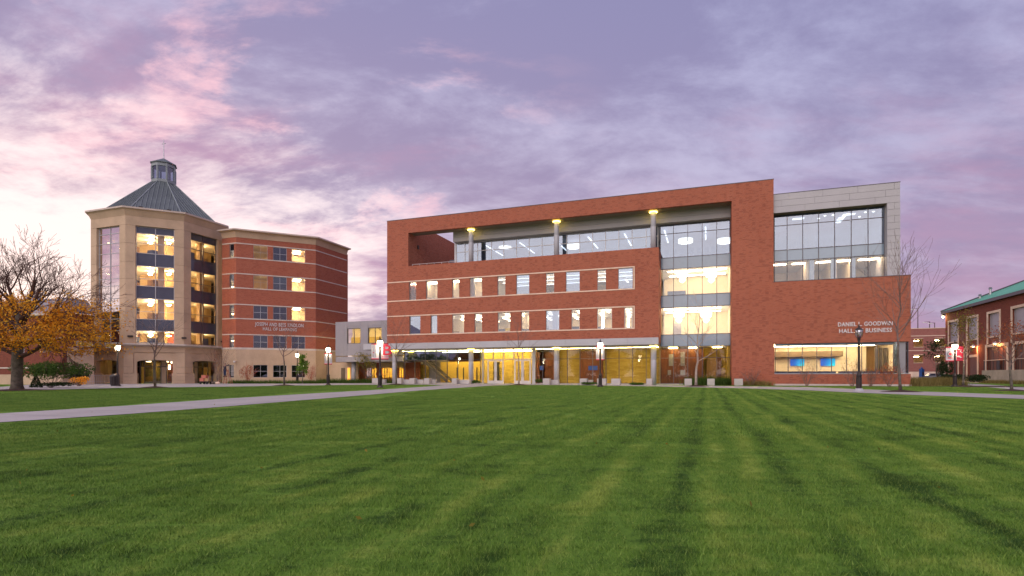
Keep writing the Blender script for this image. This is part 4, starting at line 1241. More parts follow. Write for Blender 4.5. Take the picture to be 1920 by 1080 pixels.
# lantern
ZLT = 1 + (705 - 310.5) / FPX * TC[1]
MB().prism(octa(1.42 * CR), ZL - 0.05, ZL + 0.35).build('lantern_base', M_seam, tower)
MB().prism(octa(1.42 * CR), ZLT - 0.45, ZLT).build('lantern_head', M_seam, tower)
oc = octa(1.34 * CR)
for i in range(8):
    p, q = oc[i], oc[(i + 1) % 8]
    MB().tube([(p[0], p[1], ZL + 0.35), (p[0], p[1], ZLT - 0.45)], 0.15, 6).build('lantern_post', M_seam, tower)
    m_ = ((p[0] + q[0]) / 2 * 0.99, (p[1] + q[1]) / 2 * 0.99)
    pq = [(p[0] * .98, p[1] * .98), (q[0] * .98, q[1] * .98)]
    MB().quad((*pq[0], ZL + 0.35), (*pq[1], ZL + 0.35), (*pq[1], ZLT - 0.45), (*pq[0], ZLT - 0.45)).build('lantern_pane', M_glassU, tower)
oc = octa(1.56 * CR); ap = (0, 0, ZLT + 1.05)
mb = MB(); 
for i in range(8): mb.poly([(*oc[i], ZLT + 0.12), (*oc[(i + 1) % 8], ZLT + 0.12), ap]); mb.quad((*oc[i], ZLT), (*oc[(i + 1) % 8], ZLT), (*oc[(i + 1) % 8], ZLT + 0.12), (*oc[i], ZLT + 0.12))
mb.poly([(*p, ZLT) for p in reversed(oc)])
mb.build('lantern_roof', M_roof, tower)
ZX = 1 + (705 - 261.5) / FPX * TC[1]
cr = MB().lathe([(0.07, ZLT + 0.7), (0.04, ZX)], 0, 0, 8).build('cross', M_steel, tower)
za_ = 1 + (705 - 269.5) / FPX * TC[1]
box('cross_arm', M_steel, cr, -0.36, 0.36, -0.035, 0.035, za_ - 0.035, za_ + 0.035)
# flood lights on the parapet and shaft
for k, x in ((1, -1.6), (1, 1.5), (0, 0.9), (2, -2.6), (0, -2.5)):
    fobj(MB().box(x - 0.22, x + 0.22, -APO + 0.15, -APO + 0.45, TL['par'] + 0.08, TL['par'] + 0.32), 'flood_light', M_black, tower, k)
for k, x, y_, px in ((1, -HS + 0.55, 630.5, 242), (1, HS + 0.05, 634, 351), (2, HS - 0.3, 639, 414)):
    z = tz(y_, px) if k == 1 else 1 + (705 - y_) / FPX * 76
    o = fobj(MB().box(x - 0.28, x + 0.28, -APO - 0.3, -APO - 0.02, z - 0.11, z + 0.11), 'flood_light', M_black, tower, k)

# ------------------------------------------------------------------ brick wing of the hall of learning
K = (-(960 - 442.5) / FPX * 76, 76.0)
wing = thing('brick_wing', 'faceted red brick wing with pale stone bands, between the tower and the grey bridge', 'building', (K[0], K[1], 0), G.rz)
WB = Frame(K[0], K[1], UX + WX, UY + WY)
WA = Frame(K[0], K[1], UX, UY)
LB = WB.s(592); CB = WB.w(LB, 0); WCf = Frame(CB[0], CB[1], WX, WY)
LC = WCf.s(650); LA = WA.s(416.5)
wzp = WB.z(442.5, 430); wzb = WB.z(442.5, 444.5)
bands = [WB.z(442.5, y) for y in (455.5, 482.7, 512.4, 539.4, 570.3, 597, 626.7)]
zbase = WB.z(442.5, 653.5)


def wobj(mb, name, mat, parent, f):
    """f: 0 = face along u, 1 = diagonal, 2 = face along w"""
    o = mb.build(name, mat, parent)
    o.rotation_euler.z = R(45 * f)
    if f == 2: o.location = (LB * math.cos(R(45)), LB * math.sin(R(45)), 0)
    return o


rows_ = [(bands[1] + .05, bands[0] - .08), (bands[3] + .05, bands[2] - .08), (bands[5] + .05, bands[4] - .08), (zbase + .06, bands[6] - .08)]
wcols = [(WB.s(475), WB.s(501.7)), (WB.s(512), WB.s(537.6)), (WB.s(546.7), WB.s(572.2))]
acol = (WA.s(430), WA.s(438.7))
zg = (WB.z(485, 707.8), WB.z(485, 684.3))
faces = [(0, LA, -0.001, [(acol[0], acol[1], a, b_) for a, b_ in rows_], [(acol[0] - 0.1, acol[1], zg[0], zg[1])]),
         (1, 0, LB, [(c0, c1, a, b_) for c0, c1 in wcols for a, b_ in rows_], [(c0, c1, zg[0], zg[1]) for c0, c1 in wcols]),
         (2, 0, LC, [], [])]
for f, s0, s1, hs_, hb in faces:
    wobj(MB().cell_wall(s0, s1, zbase, wzb, hs_, 0, 0.35), 'brick_wall', M_brick2, wing, f)
    wobj(MB().cell_wall(s0, s1, 0, zbase - 0.003, hb, -0.01, 0.35), 'stone_base', M_precast, wing, f)
    for zb in bands:
        wobj(MB().box(s0 - 0.02, s1 + 0.02, -0.03, 0.05, zb - 0.07, zb + 0.07), 'stone_band', M_precastL, wing, f)
    wobj(MB().box(s0 - 0.03, s1 + 0.03, -0.06, 0.05, zbase - 0.10, zbase + 0.16), 'stone_band', M_precastL, wing, f)
    mb = MB()
    d = 0.45
    mb.quad((s0, -0.03, wzb), (s1, -0.03, wzb), (s1 + 0.08, -0.2, wzb + 0.75), (s0 - 0.08, -0.2, wzb + 0.75))
    mb.quad((s0 - 0.08, -0.2, wzb + 0.75), (s1 + 0.08, -0.2, wzb + 0.75), (s1 + 0.2, -0.6, wzp - 0.18), (s0 - 0.2, -0.6, wzp - 0.18))
    mb.box(s0, s1, -0.02, 0.35, wzb, wzb + 0.7)
    wobj(mb, 'cornice', M_precast, wing, f)
    wobj(MB().box(s0 - 0.26, s1 + 0.26, -0.66, 1.2, wzp - 0.18, wzp), 'coping', M_cornice, wing, f)
    # joints of the stone base: proud panels
wl = {(2, 0): 'lit', (2, 1): 'lit', (2, 2): 'lit', (0, 0): 'pale', (0, 1): 'pale'}
for f, s0, s1, hs_, hb in faces:
    for q, (a, b_, z0, z1) in enumerate(hs_ + hb):
        fw = 0.045; mb = MB(); y0, y1 = 0.10, 0.18
        mb.box(a, a + fw, y0, y1, z0, z1); mb.box(b_ - fw, b_, y0, y1, z0, z1)
        mb.box(a + fw, b_ - fw, y0 + .004, y1, z0, z0 + fw); mb.box(a + fw, b_ - fw, y0 + .004, y1, z1 - fw, z1)
        zm = (z0 + z1) / 2; xm = (a + b_) / 2
        two = (b_ - a) > 1.0
        if two: mb.box(xm - fw / 2, xm + fw / 2, y0, y1, z0 + fw, z1 - fw)
        mb.box(a + fw, b_ - fw, y0 + 0.008, y1 - .01, zm - fw / 2, zm + fw / 2)
        wn_ = wobj(mb, 'window', M_mullL, wing, f)
        key = (q // 4, q % 4) if q < len(hs_) else (9, 9)
        st_ = wl.get(key) if f == 1 else ('pale' if f == 0 else None)
        gm_ = M_glass if st_ == 'lit' else (M_glassG if st_ == 'pale' and f == 1 else M_glassD)
        for xa, xb in (((a + fw, xm - fw / 2), (xm + fw / 2, b_ - fw)) if two else ((a + fw, b_ - fw),)):
            for za, zb2 in ((z0 + fw, zm - fw / 2), (zm + fw / 2, z1 - fw)):
                MB().box(xa, xb, 0.135, 0.15, za, zb2).build('pane', gm_, wn_)
# rooms behind: floors on each storey, partitions, ceiling lights only where a window is lit
for j, (z0, z1) in enumerate(rows_ + [(zg[0], zg[1])]):
    zc, zf = z1 + 0.25, z0 - 0.8
    if f is not None:
        wobj(MB().box(0.4, LB - 0.3, 0.36, 5.5, zc, zc + 0.3), 'ceiling', M_ceil, wing, 1)
        wobj(MB().box(0.4, LB - 0.3, 0.36, 5.5, zf - 0.3, zf), 'floor_slab', M_carpet, wing, 1)
        for x in (0.4, (wcols[0][1] + wcols[1][0]) / 2, (wcols[1][1] + wcols[2][0]) / 2, LB - 0.4):
            wobj(MB().box(x, x + 0.1, 0.36, 5.5, zf, zc), 'interior_wall', M_cream, wing, 1)
        wobj(MB().box(0.4, LB - 0.3, 5.5, 5.6, zf, zc), 'interior_wall', M_cream, wing, 1)
        for c in range(3):
            if (c, j) in wl:
                cx_ = (wcols[c][0] + wcols[c][1]) / 2
                n_ = 3 if wl[(c, j)] == 'lit' else 1
                for q in range(n_):
                    wobj(MB().box(cx_ - 0.5, cx_ + 0.5, 1.0 + q * 1.5, 1.25 + q * 1.5, zc - 0.06, zc - 0.004), 'ceiling_light', M_bowl, wing, 1)
            else:
                wobj(MB().box(wcols[c][0], wcols[c][1], 0.24, 0.26, (z0 + z1) / 2 - 0.1 * c, z1), 'window_blind', M_blind, wing, 1)
    xx = (acol[0] + acol[1]) / 2
    wobj(MB().box(xx - 0.06, xx + 0.06, 1.2, 1.3, z1 - 0.7, z1 - 0.62), 'ceiling_light', M_bowl, wing, 0)
# base panels with open joints on the diagonal face
rowz = [0.02, zg[0] - 0.05]
for a, b_ in ((0.02, wcols[0][0] - 0.1), (wcols[0][1] + 0.1, wcols[1][0] - 0.1), (wcols[1][1] + 0.1, wcols[2][0] - 0.1), (wcols[2][1] + 0.1, LB - 0.02)):
    wobj(MB().box(a, b_, -0.035, -0.012, zg[0], zg[1] - 0.01), 'base_panel', M_precast, wing, 1)
for q in range(5):
    a, b_ = LB * q / 5 + 0.012, LB * (q + 1) / 5 - 0.012
    wobj(MB().box(a, b_, -0.035, -0.012, zg[1] + 0.012, (zg[1] + zbase) / 2 + 0.25), 'base_panel', M_precast, wing, 1)
    wobj(MB().box(a, b_, -0.035, -0.012, (zg[1] + zbase) / 2 + 0.275, zbase - 0.12), 'base_panel', M_precast, wing, 1)
    wobj(MB().box(a, b_, -0.035, -0.012, 0.02, zg[0] - 0.02), 'base_panel', M_precast, wing, 1)
mb = MB().prism([(LA, 0.4), (0, 0.4), (LB * .7071 - 0.2, LB * .7071 + 0.1), (LB * .7071 - 0.35, LB * .7071 + LC), (LA - 4, LB * .7071 + LC), (LA - 4, 3)], wzp - 1.2, wzp - 0.9)
mb.build('roof', M_conc, wing)
wobj(MB().box(LC - 0.002, LC + 0.3, 0.0, 12, 0, wzp - 0.9), 'rear_wall', M_brick2, wing, 2)
o1 = letters(wing, WB, 'JOSEPH AND BESS KINDLON', 478.5, 569.5, 609.0, 604.9)
o2 = letters(wing, WB, 'HALL OF LEARNING', 492.5, 556, 616.6, 612.6)
for o_, yy, px_ in ((o1, 610.6, 478.5), (o2, 619.2, 492.5)):
    s_ = WB.s(px_); z_ = WB.z(px_, yy)
    o_.rotation_euler = (R(90), 0, R(45)); o_.location = (s_ * math.cos(R(45)) + 0.05 * math.sin(R(45)), s_ * math.sin(R(45)) - 0.05 * math.cos(R(45)), z_)
    o_.scale[1] = 1.0
o1.scale[1] = WB.z(478.5, 602.3) - WB.z(478.5, 609); o1.scale[1] /= (WB.z(478.5, 604.9) - WB.z(478.5, 609.0))
o2.scale[1] = 1.45
# camera dome on the wall
cpos = WA.s(438), 0
mb = MB(); mb.lathe([(0.0, -0.16), (0.13, -0.1), (0.17, 0.0), (0.17, 0.12), (0.05, 0.16)], 0, 0, 12)
s_ = WB.s(438.6) if WB.s(438.6) > 0 else 0.02
cmo = mb.build('security_camera', M_letter, wing); cmo.location = (0.1, -0.35, WB.z(442.5, 678.5)); box('bracket', M_letter, cmo, -0.04, 0.04, 0.0, 0.33, 0.1, 0.16)

# ------------------------------------------------------------------ grey link bridge
VL = 4.0
link = thing('link_bridge', 'grey metal clad bridge with two paired windows joining the brick wing and the business hall', 'bridge', (G.ox, G.oy, 0), G.rz)
la, lb = G.s(629, VL), -0.03
lzt, lzm, lzb = G.z(680, 602, VL), G.z(640, 667.2, VL), G.z(640, 678.6, VL)
lw_ = [(G.s(a, VL), G.s(b_, VL)) for a, b_ in ((651, 675.8), (690, 715.3))]
lz0, lz1 = G.z(663, 644.4, VL), G.z(663, 615.4, VL)
MB().cell_wall(la, lb, lzm, lzt, [(a, b_, lz0, lz1) for a, b_ in lw_], VL + 0.03, VL + 0.3).build('bridge_wall', M_panel2, link)
nrow = 7; hh_ = (lzt - lzm) / nrow
for r in range(nrow):
    z0, z1 = lzm + r * hh_, lzm + (r + 1) * hh_
    xs_ = [la, G.s(645, VL), lw_[0][0], lw_[0][1], lw_[1][0], lw_[1][1], lb]
    for q in range(6):
        if q in (2, 4) and z1 > lz0 and z0 < lz1: continue
        box('cladding_panel', M_panel2, link, xs_[q] + 0.012, xs_[q + 1] - 0.012, VL - 0.02, VL + 0.028, z0 + 0.012, z1 - 0.012)
for a, b_ in lw_:
    m_ = (a + b_) / 2
    mb = MB()
    for x in (a + 0.04, m_, b_ - 0.04): mb.box(x - 0.04, x + 0.04, VL + 0.1, VL + 0.18, lz0, lz1)
    for z in (lz0 + 0.04, lz1 - 0.04):
        mb.box(a + 0.08, m_ - 0.04, VL + 0.105, VL + 0.175, z - 0.04, z + 0.04); mb.box(m_ + 0.04, b_ - 0.08, VL + 0.105, VL + 0.175, z - 0.04, z + 0.04)
    wq = mb.build('window', M_mull, link)
    for x0, x1 in ((a + .08, m_ - .04), (m_ + .04, b_ - .08)): pane(wq, M_glassG, x0, x1, lz0 + .08, lz1 - .08, VL + 0.14)
box('bridge_underside', M_panel2, link, la, lb, VL + 0.25, VL + 4.2, lzb, lzm - 0.12)
box('bridge_apron', M_panel2, link, la, lb, VL + 0.05, VL + 0.25, lzb, lzm - 0.12)
box('roof', M_panel2, link, la, lb, VL + 0.3, VL + 4.3, lzt - 0.4, lzt - 0.05)
box('rear_wall', M_cream, link, la, lb, VL + 4.0, VL + 4.3, lzm - 0.1, lzt - 0.41)
box('interior_wall', M_yel, link, la, lb, VL + 3.7, VL + 3.9, lzm + 0.1, lz0 + 1.2)
for x in (655, 670, 694, 711): tube_s(G.s(x, VL + 2) - 0.4, G.s(x, VL + 2) + 0.4, VL + 2, lzt - 0.6, mat=M_tubeB, w=0.3, par=link)
mb = MB().lathe([(0.33, 0), (0.33, lzb)], G.s(663.5, VL + 1.5), VL + 1.5, 20); cq = mb.build('column', M_col, link, True)
# lower building behind, under the bridge
VU = 8.6
low_ = thing('brick_annex', 'low brick and tan annex with glowing yellow windows under the grey bridge', 'building', (G.ox, G.oy, 0), G.rz)
aw = [(G.s(a, VU), G.s(b_, VU)) for a, b_ in ((686, 705.5), (715, 735), (747, 756))]
az0, az1 = G.z(695, 708.5, VU), G.z(695, 690, VU)
zu = lzb - 0.01
MB().cell_wall(G.s(671, VU), 0.0, 0, zu, [(a, b_, az0, az1) for a, b_ in aw], VU, VU + 0.3).build('brick_wall', M_brick2, low_)
box('stone_panel', M_precast, low_, G.s(684, VU), G.s(706, VU), VU - 0.06, VU - 0.004, az1, G.z(695, 672, VU))
box('stone_panel', M_precast, low_, G.s(715, VU), G.s(757, VU), VU - 0.06, VU - 0.004, az1, G.z(725, 674, VU))
for a, b_ in aw:
    n_ = max(1, round((b_ - a) / 0.42)); mb = MB()
    for i in range(n_ + 1): x = a + (b_ - a) * i / n_; mb.box(x - 0.04, x + 0.04, VU + 0.1, VU + 0.18, az0, az1)
    wq = mb.build('window', M_jamb, low_)
    for i in range(n_): x = a + (b_ - a) * i / n_; pane(wq, M_glassG, x + 0.04, x + (b_ - a) / n_ - 0.04, az0, az1, VU + 0.14)
box('interior_wall', M_yel, low_, G.s(680, VU), 0.0, VU + 2.5, VU + 2.7, 0, zu)
box('ceiling', M_ceil, low_, G.s(680, VU), 0.0, VU + 0.31, VU + 2.49, zu - 0.3, zu)
for x in (695, 727, 751): tube_s(G.s(x, VU + 1) - 0.8, G.s(x, VU + 1) + 0.8, VU + 1, zu - 0.32, mat=M_tubeB, w=0.3, par=low_)
VT = 6.5
box('tan_wall', M_precast, low_, G.s(629, VT) - 1.5, G.s(671, VT), VT, VT + 0.3, 0, zu)
box('door', M_jamb, low_, G.s(640, VT), G.s(647, VT), VT - 0.06, VT - 0.004, 0.05, 2.2)
box('lit_doorway', M_bowl if False else emit('door_glow', (1.0, 0.45, 0.05), 1.1), low_, G.s(652, VT), G.s(656.5, VT), VT - 0.06, VT - 0.004, 0.4, 2.2)

# ------------------------------------------------------------------ maroon brick gym with the green hipped roof
RB = Frame(75.1, 95.0, -WX, -WY)
gym = thing('brick_gym', 'maroon brick building with a green metal hipped roof and tall stone framed windows', 'building', (RB.ox, RB.oy, 0), RB.rz)
LG_, DG = 52.0, 30.0
ZE_ = RB.zs(0, 584.5); GS, GV = LG_, DG
ZRG = ZE_ + 15 * 0.462
gw = [(1778, 1798, 601.7, 630.5), (1812.2, 1834.7, 594.4, 634.6), (1850.9, 1876.7, 585.3, 631.5), (1896, 1936, 575.6, 624)]
zgb = RB.z(1850.9, 632); zgt_ = RB.z(1850.9, 585.3)
gh = []
for a, b_, _, _ in gw: gh.append((RB.s(a) + 0.35, RB.s(b_) - 0.35, zgb, zgt_ - 0.35))
last = RB.s(1936)
while last + 6 < LG_:
    gh.append((last + 2.6, last + 5.2, zgb, zgt_ - 0.35)); last += 6
# lower glazed bays
lz_a, lz_b = RB.z(1850, 676), RB.z(1850, 651.5)
low = [(RB.s(1850.5), RB.s(1888), 1.0, lz_b), (RB.s(1902), RB.s(1945), 1.0, lz_b)]
MB().cell_wall(0, LG_, 0, ZE_, gh + low, 0, 0.4).build('brick_wall', M_brick3, gym)
for a, b_ in ((0, 0.4), (LG_ - 0.4, LG_)): box('end_wall', M_brick3, gym, a + .001, b_ - .001, 0.4, DG, 0, ZE_)
box('rear_wall', M_brick3, gym, 0, LG_, DG, DG + 0.4, 0, ZE_)
for q, (a, b_, z0, z1) in enumerate(gh[:6]):
    bot = {0: 0.6, 1: 0.6, 2: lz_b + 0.3, 3: lz_b + .3}.get(q, 0.6)
    f_ = MB().cell_wall(a - 0.35, b_ + 0.35, bot, z1 + 0.35, [(a, b_, bot - 1, z1)], -0.08, 0.02).build('stone_trim', M_stone, gym)
    box('window_sill', M_stone, gym, a - 0.001, b_ + 0.001, -0.1, 0.1, z0 - 0.18, z0)
    wq = MB().cell_wall(a, b_, z0, z1, [(a + 0.07, b_ - 0.07, z0 + 0.07, z1 - 0.07)], 0.2, 0.28).build('window', M_mullL, gym)
    pane(wq, M_blind, a + 0.07, b_ - 0.07, z0 + 0.07, z1 - 0.07, 0.24)
for a, b_, z0, z1 in low:
    MB().cell_wall(a - 0.4, b_ + 0.4, z0, z1 + 0.4, [(a, b_, z0 - 1, z1)], -0.08, 0.02).build('stone_trim', M_stone, gym)
    nb = 4; mb = MB()
    for i in range(nb + 1): x = a + 0.05 + (b_ - a - 0.1) * i / nb; mb.box(x - 0.05, x + 0.05, 0.15, 0.25, z0, z1)
    wq = mb.build('window', M_mull, gym)
    for i in range(nb): x = a + 0.05 + (b_ - a - 0.1) * i / nb; pane(wq, M_wood, x + 0.05, x + (b_ - a - 0.1) / nb - 0.05, z0, z1, 0.2)
box('stone_base', M_stone, gym, -0.05, RB.s(1841), -0.06, 0.02, 0, 0.75)
a, b_ = RB.s(1820), RB.s(1832)
box('doorway', M_wood, gym, a, b_, -0.05, -0.004, 0.8, 3.9); box('stone_trim', M_stone, gym, a - 0.3, b_ + 0.3, -0.08, -0.002, 3.91, 4.3)
ov = 0.5
e = [(-ov, -ov, ZE_ + 0.05), (LG_ + ov, -ov, ZE_ + 0.05), (LG_ + ov, DG + ov, ZE_ + 0.05), (-ov, DG + ov, ZE_ + 0.05)]
r0, r1 = (15, 15, ZRG), (LG_ - 15, 15, ZRG)
roof = MB().quad(e[0], e[1], r1, r0).poly([e[1], e[2], r1]).quad(e[2], e[3], r0, r1).poly([e[3], e[0], r0]).build('roof', M_green, gym)
MB().cell_wall(-ov, LG_ + ov, ZE_ - 0.4, ZE_ + 0.04, [], -ov, -ov + 0.12).build('gutter', M_mull, gym)
box('eave', M_mull, gym, -ov, LG_ + ov, -ov + 0.12, 0.0, ZE_ - 0.3, ZE_ + 0.03)
box('gutter', M_mull, gym, -ov, -ov + 0.12, -ov + 0.12, DG + ov, ZE_ - 0.4, ZE_ + 0.04)
for k in range(60):   # standing seams
    x = 0.3 + k * 0.62
    if x > 30: break
    top = min(x, 15) if x < LG_ - 15 else LG_ - x
    MB().quad((x - 0.03, -ov, ZE_ + 0.12), (x + 0.03, -ov, ZE_ + 0.12), (x + 0.03, top, ZE_ + 0.12 + (top + ov) * 0.446), (x - 0.03, top, ZE_ + 0.12 + (top + ov) * 0.446)).build('seam', M_green, roof)
MB().tube([(-ov, -ov, ZE_ + 0.12), (15, 15, ZRG + 0.08)], 0.13, 6).build('hip_cap', M_mull, gym)
for x, y0, y1 in ((1837.5, 561.5, 552), (1857, 555, 539)):
    v_ = 2.6 if x < 1850 else 3.4
    s_ = RB.s(x, v_); z0 = ZE_ + (v_ + ov) * 0.45 - 0.1
    z1 = RB.z(x, y1, v_)
    vp = MB().lathe([(0.26, z0), (0.26, z0 + 0.15), (0.15, z0 + 0.2), (0.15, z1 - 0.3), (0.30, z1 - 0.22), (0.12, z1 - 0.05), (0.26, z1)], s_, v_, 12).build('roof_vent', M_steel, gym)
for x in (1833.5, 1875.5):
    s_ = RB.s(x); z = RB.z(x, 650 if x < 1850 else 644.5)
    ln = MB().tube([(s_, 0, z + 0.5), (s_, -0.35, z + 0.62), (s_, -0.6, z + 0.35)], 0.03, 6).build('wall_lamp', M_mull, gym)
    MB().lathe([(0.36, z), (0.30, z + 0.09), (0.06, z + 0.32)], s_, -0.6, 12).build('shade', M_white, ln)
    MB().lathe([(0.08, z - 0.10), (0.13, z - 0.02), (0.1, z + 0.05)], s_, -0.6, 10).build('bulb', M_warmpack, ln)
    ld = bpy.data.lights.new('wall_lamp_light', 'POINT'); ld.energy = 95; ld.color = (1, 0.42, 0.12); ld.shadow_soft_size = 0.12
    lo_ = bpy.data.objects.new('wall_lamp_light', ld); C.objects.link(lo_); lo_.parent = gym; lo_.location = (s_, -0.62, z - 0.25)
box('corner_lamp', M_mull, gym, -0.35, 0.0, -0.35, -0.05, ZE_ - 0.75, ZE_ - 0.35)
MB().lathe([(0.1, ZE_ - 1.02), (0.2, ZE_ - 0.9), (0.16, ZE_ - 0.76)], -0.18, -0.3, 12).build('lamp_glass', M_wallpack, gym)
ld = bpy.data.lights.new('corner_lamp_light', 'POINT'); ld.energy = 60; ld.color = (1, 0.75, 0.2); ld.shadow_soft_size = 0.15
lo_ = bpy.data.objects.new('corner_lamp_light', ld); C.objects.link(lo_); lo_.parent = gym; lo_.location = (-0.2, -0.75, ZE_ - 1.1)
# concrete ramp wall with railing
RC = Frame((1840.8 - CX) / FPX * 82, 82.0, -WX, -WY)
ramp = thing('concrete_wall', 'long tan concrete retaining wall with a dark railing, before the maroon gym', 'wall', (RC.ox, RC.oy, 0), RC.rz)
for k in range(8): box('wall_panel', M_concT, ramp, k * 3.0 + 0.01, k * 3.0 + 2.985, 0, 0.35, 0, 1.84)
box('wall_panel', M_concT, ramp, 0, 0.3, 0.36, 4.0, 0, 1.84)
rl_ = box('top_rail', M_stone, ramp, 0.2, 24, 0.14, 0.2, 3.25, 3.33)
for k in range(13): box('rail_post', M_black, rl_, 0.25 + k * 1.9, 0.31 + k * 1.9, 0.14, 0.2, 1.84, 3.25)
for k in range(12):
    if k % 2 == 0: box('rail_panel', M_black, rl_, 0.35 + k * 1.9, 1.15 + k * 1.9, 0.15, 0.19, 1.9, 3.2)

# ------------------------------------------------------------------ parking garage far behind
PG = Frame((1772 - CX) / FPX * 125, 125.0, UX, UY)
gar = thing('parking_garage', 'red brick parking garage with lit square openings far behind, left of the maroon gym', 'building', (PG.ox, PG.oy, 0), PG.rz)
p0, p1 = PG.s(1640), 14.0
pzt = PG.z(1740, 616)
oz = [(PG.z(1722, 650.5), PG.z(1722, 635)), (PG.z(1722, 680), PG.z(1722, 665.5))]
oh = []
for a, b_ in ((1661, 1680), (1713, 1731), (1752.5, 1772)):
    for z0, z1 in oz: oh.append((PG.s(a), PG.s(b_), z0, z1))
MB().cell_wall(p0, p1, 2.0, pzt, oh, 0, 0.4).build('brick_wall', M_brick4, gar)
box('stone_base', M_stone, gar, p0, p1, -0.02, 0.4, 0, 1.99)
for y_ in (629.5, 657): z = PG.z(1740, y_); box('stone_band', M_stone, gar, p0, p1, -0.05, 0.02, z - 0.08, z + 0.08)
box('coping', M_stone, gar, p0, p1, -0.06, 0.45, pzt, pzt + 0.15)
for a, b_, z0, z1 in oh:
    box('opening_sill', M_stone, gar, a, b_, -0.08, 0.3, z0 - 0.12, z0); box('opening_lintel', M_stone, gar, a, b_, -0.08, 0.1, z1, z1 + 0.1)
for z in (oz[0][0] - 1.2, oz[1][0] - 1.2, pzt - 1.2): box('deck', M_concT, gar, p0, p1, 0.41, 16, z - 0.3, z)
box('rear_wall', M_concT, gar, p0, p1, 16, 16.3, 0, pzt - 1.2)
for i, (a, b_, z0, z1) in enumerate(oh):
    m_ = (a + b_) / 2
    for k in range(2): box('strip_light', M_bowl, gar, m_ - 0.2, m_ + 1.0, 3 + 4 * k, 3.3 + 4 * k, z1 - 0.35 - 0.1 * k, z1 - 0.27 - 0.1 * k)
# lamp poles standing on the garage roof
pp = None
for i, (x, y_, lab) in enumerate(((1721, 578.5, 'tall thin lamp pole with a double head standing on the garage roof beside the hall'), (1743, 603, 'short lamp pole on the garage roof, middle of three'), (1752.5, 605, 'short lamp pole on the garage roof, nearest the maroon gym'))):
    zt2 = PG.z(x, y_, 6); b0 = PG.w(PG.s(x, 6), 6)
    r_ = thing('lamp_pole', lab, 'lamp pole', (b0[0], b0[1], pzt - 1.2), PG.rz, 'lamp poles on the garage roof')
    h = zt2 - pzt + 1.2
    MB().lathe([(0.11, 0), (0.07, h)], 0, 0, 8).build('pole', M_barkD, r_)
    MB().box(-1.0, 0.1, -0.06, 0.06, h - 0.12, h).build('arm', M_barkD, r_)
    box('lamp_head', M_letter, r_, -1.4, -0.5, -0.2, 0.2, h - 0.25, h - 0.1)

# ------------------------------------------------------------------ brick building beyond the big tree, left
FL = Frame((118 - CX) / FPX * 62, 62.0, UX, UY)
far = thing('brick_house', 'red brick building with a tan base and sloping grey roof behind the autumn tree', 'building', (FL.ox, FL.oy, 0), FL.rz)
fs0 = FL.s(-260)
fz = lambda y, x=60: FL.z(x, y)
fw_ = [(FL.s(72), FL.s(96), fz(661), fz(643)), (FL.s(30), FL.s(46), fz(661), fz(640)), (FL.s(-40), FL.s(-15), fz(661), fz(643)), (FL.s(72), FL.s(92), fz(618), fz(600)), (FL.s(10), FL.s(34), fz(618), fz(600))]
MB().cell_wall(fs0, 0, fz(702), fz(589), fw_, 0, 0.4).build('brick_wall', M_brick3, far)
box('stone_base', M_precast, far, fs0, 0, -0.04, 0.4, 0, fz(702) - 0.003)
for y_ in (689.5, 636, 592): box('stone_band', M_precastL, far, fs0, 0.02, -0.05, 0.03, fz(y_) - 0.07, fz(y_) + 0.07)
for i, (a, b_, z0, z1) in enumerate(fw_):
    wq = MB().cell_wall(a, b_, z0, z1, [(a + 0.06, (a + b_) / 2 - 0.03, z0 + 0.06, z1 - 0.06), ((a + b_) / 2 + 0.03, b_ - 0.06, z0 + 0.06, z1 - 0.06)], 0.12, 0.2).build('window', M_mullL, far)
    for x0, x1 in ((a + 0.06, (a + b_) / 2 - 0.03), ((a + b_) / 2 + 0.03, b_ - 0.06)): pane(wq, M_glassG if i in (0, 2) else M_glassD, x0, x1, z0 + 0.06, z1 - 0.06, 0.16)
box('interior_wall', M_yel, far, FL.s(64), FL.s(104), 2.5, 2.6, fz(665), fz(641))
box('ceiling_light', M_bowl, far, FL.s(78), FL.s(88), 1.2, 1.4, fz(643) - 0.05, fz(643))
box('rear_wall', M_brick3, far, fs0, 0, 14, 14.3, 0, fz(589))
vs_ = FL.v(176, 0)
zt_f = FL.z(118, 554.5); zr0 = fz(589)
ys_ = FL.zs(0, 661, FL.v(150, 0)) if False else fz(652)
box('side_base', M_precast, far, -0.4, 0.02, 0.41, vs_, 0, fz(652))
box('side_wall', M_brick3, far, -0.4, -0.002, 0.41, vs_, fz(652) + 0.003, zr0)
for a, b_ in ((1.4, 3.2), (4.6, 6.4), (8.0, 9.6)):
    wq = box('window', M_mullL, far, -0.05, 0.045, a, b_, fz(650), fz(640)); box('pane', M_yel, wq, 0.046, 0.06, a + 0.08, b_ - 0.08, fz(650) + 0.08, fz(640) - 0.08)
MB().quad((fs0, -0.3, zr0), (0.3, -0.3, zr0), (-1.2, 1.2, zt_f), (fs0, 1.2, zt_f)).quad((0.3, -0.3, zr0), (0.3, vs_, zr0), (-1.2, vs_, zt_f), (-1.2, 1.2, zt_f)).quad((fs0, 1.2, zt_f), (-1.2, 1.2, zt_f), (-1.2, vs_, zt_f), (fs0, vs_, zt_f)).build('roof', M_panel2, far)
box('eave', M_precastL, far, fs0, 0.4, -0.45, -0.01, zr0 - 0.25, zr0 - 0.01)
zr1 = zt_f
mb = MB().lathe([(1.3, zr1 - 0.6), (1.3, zr1 + 0.5), (1.1, zr1 + 0.9), (0.5, zr1 + 1.2)], FL.s(66, 5), 5, 16); mb.build('roof_vent', M_panel2, far, True)
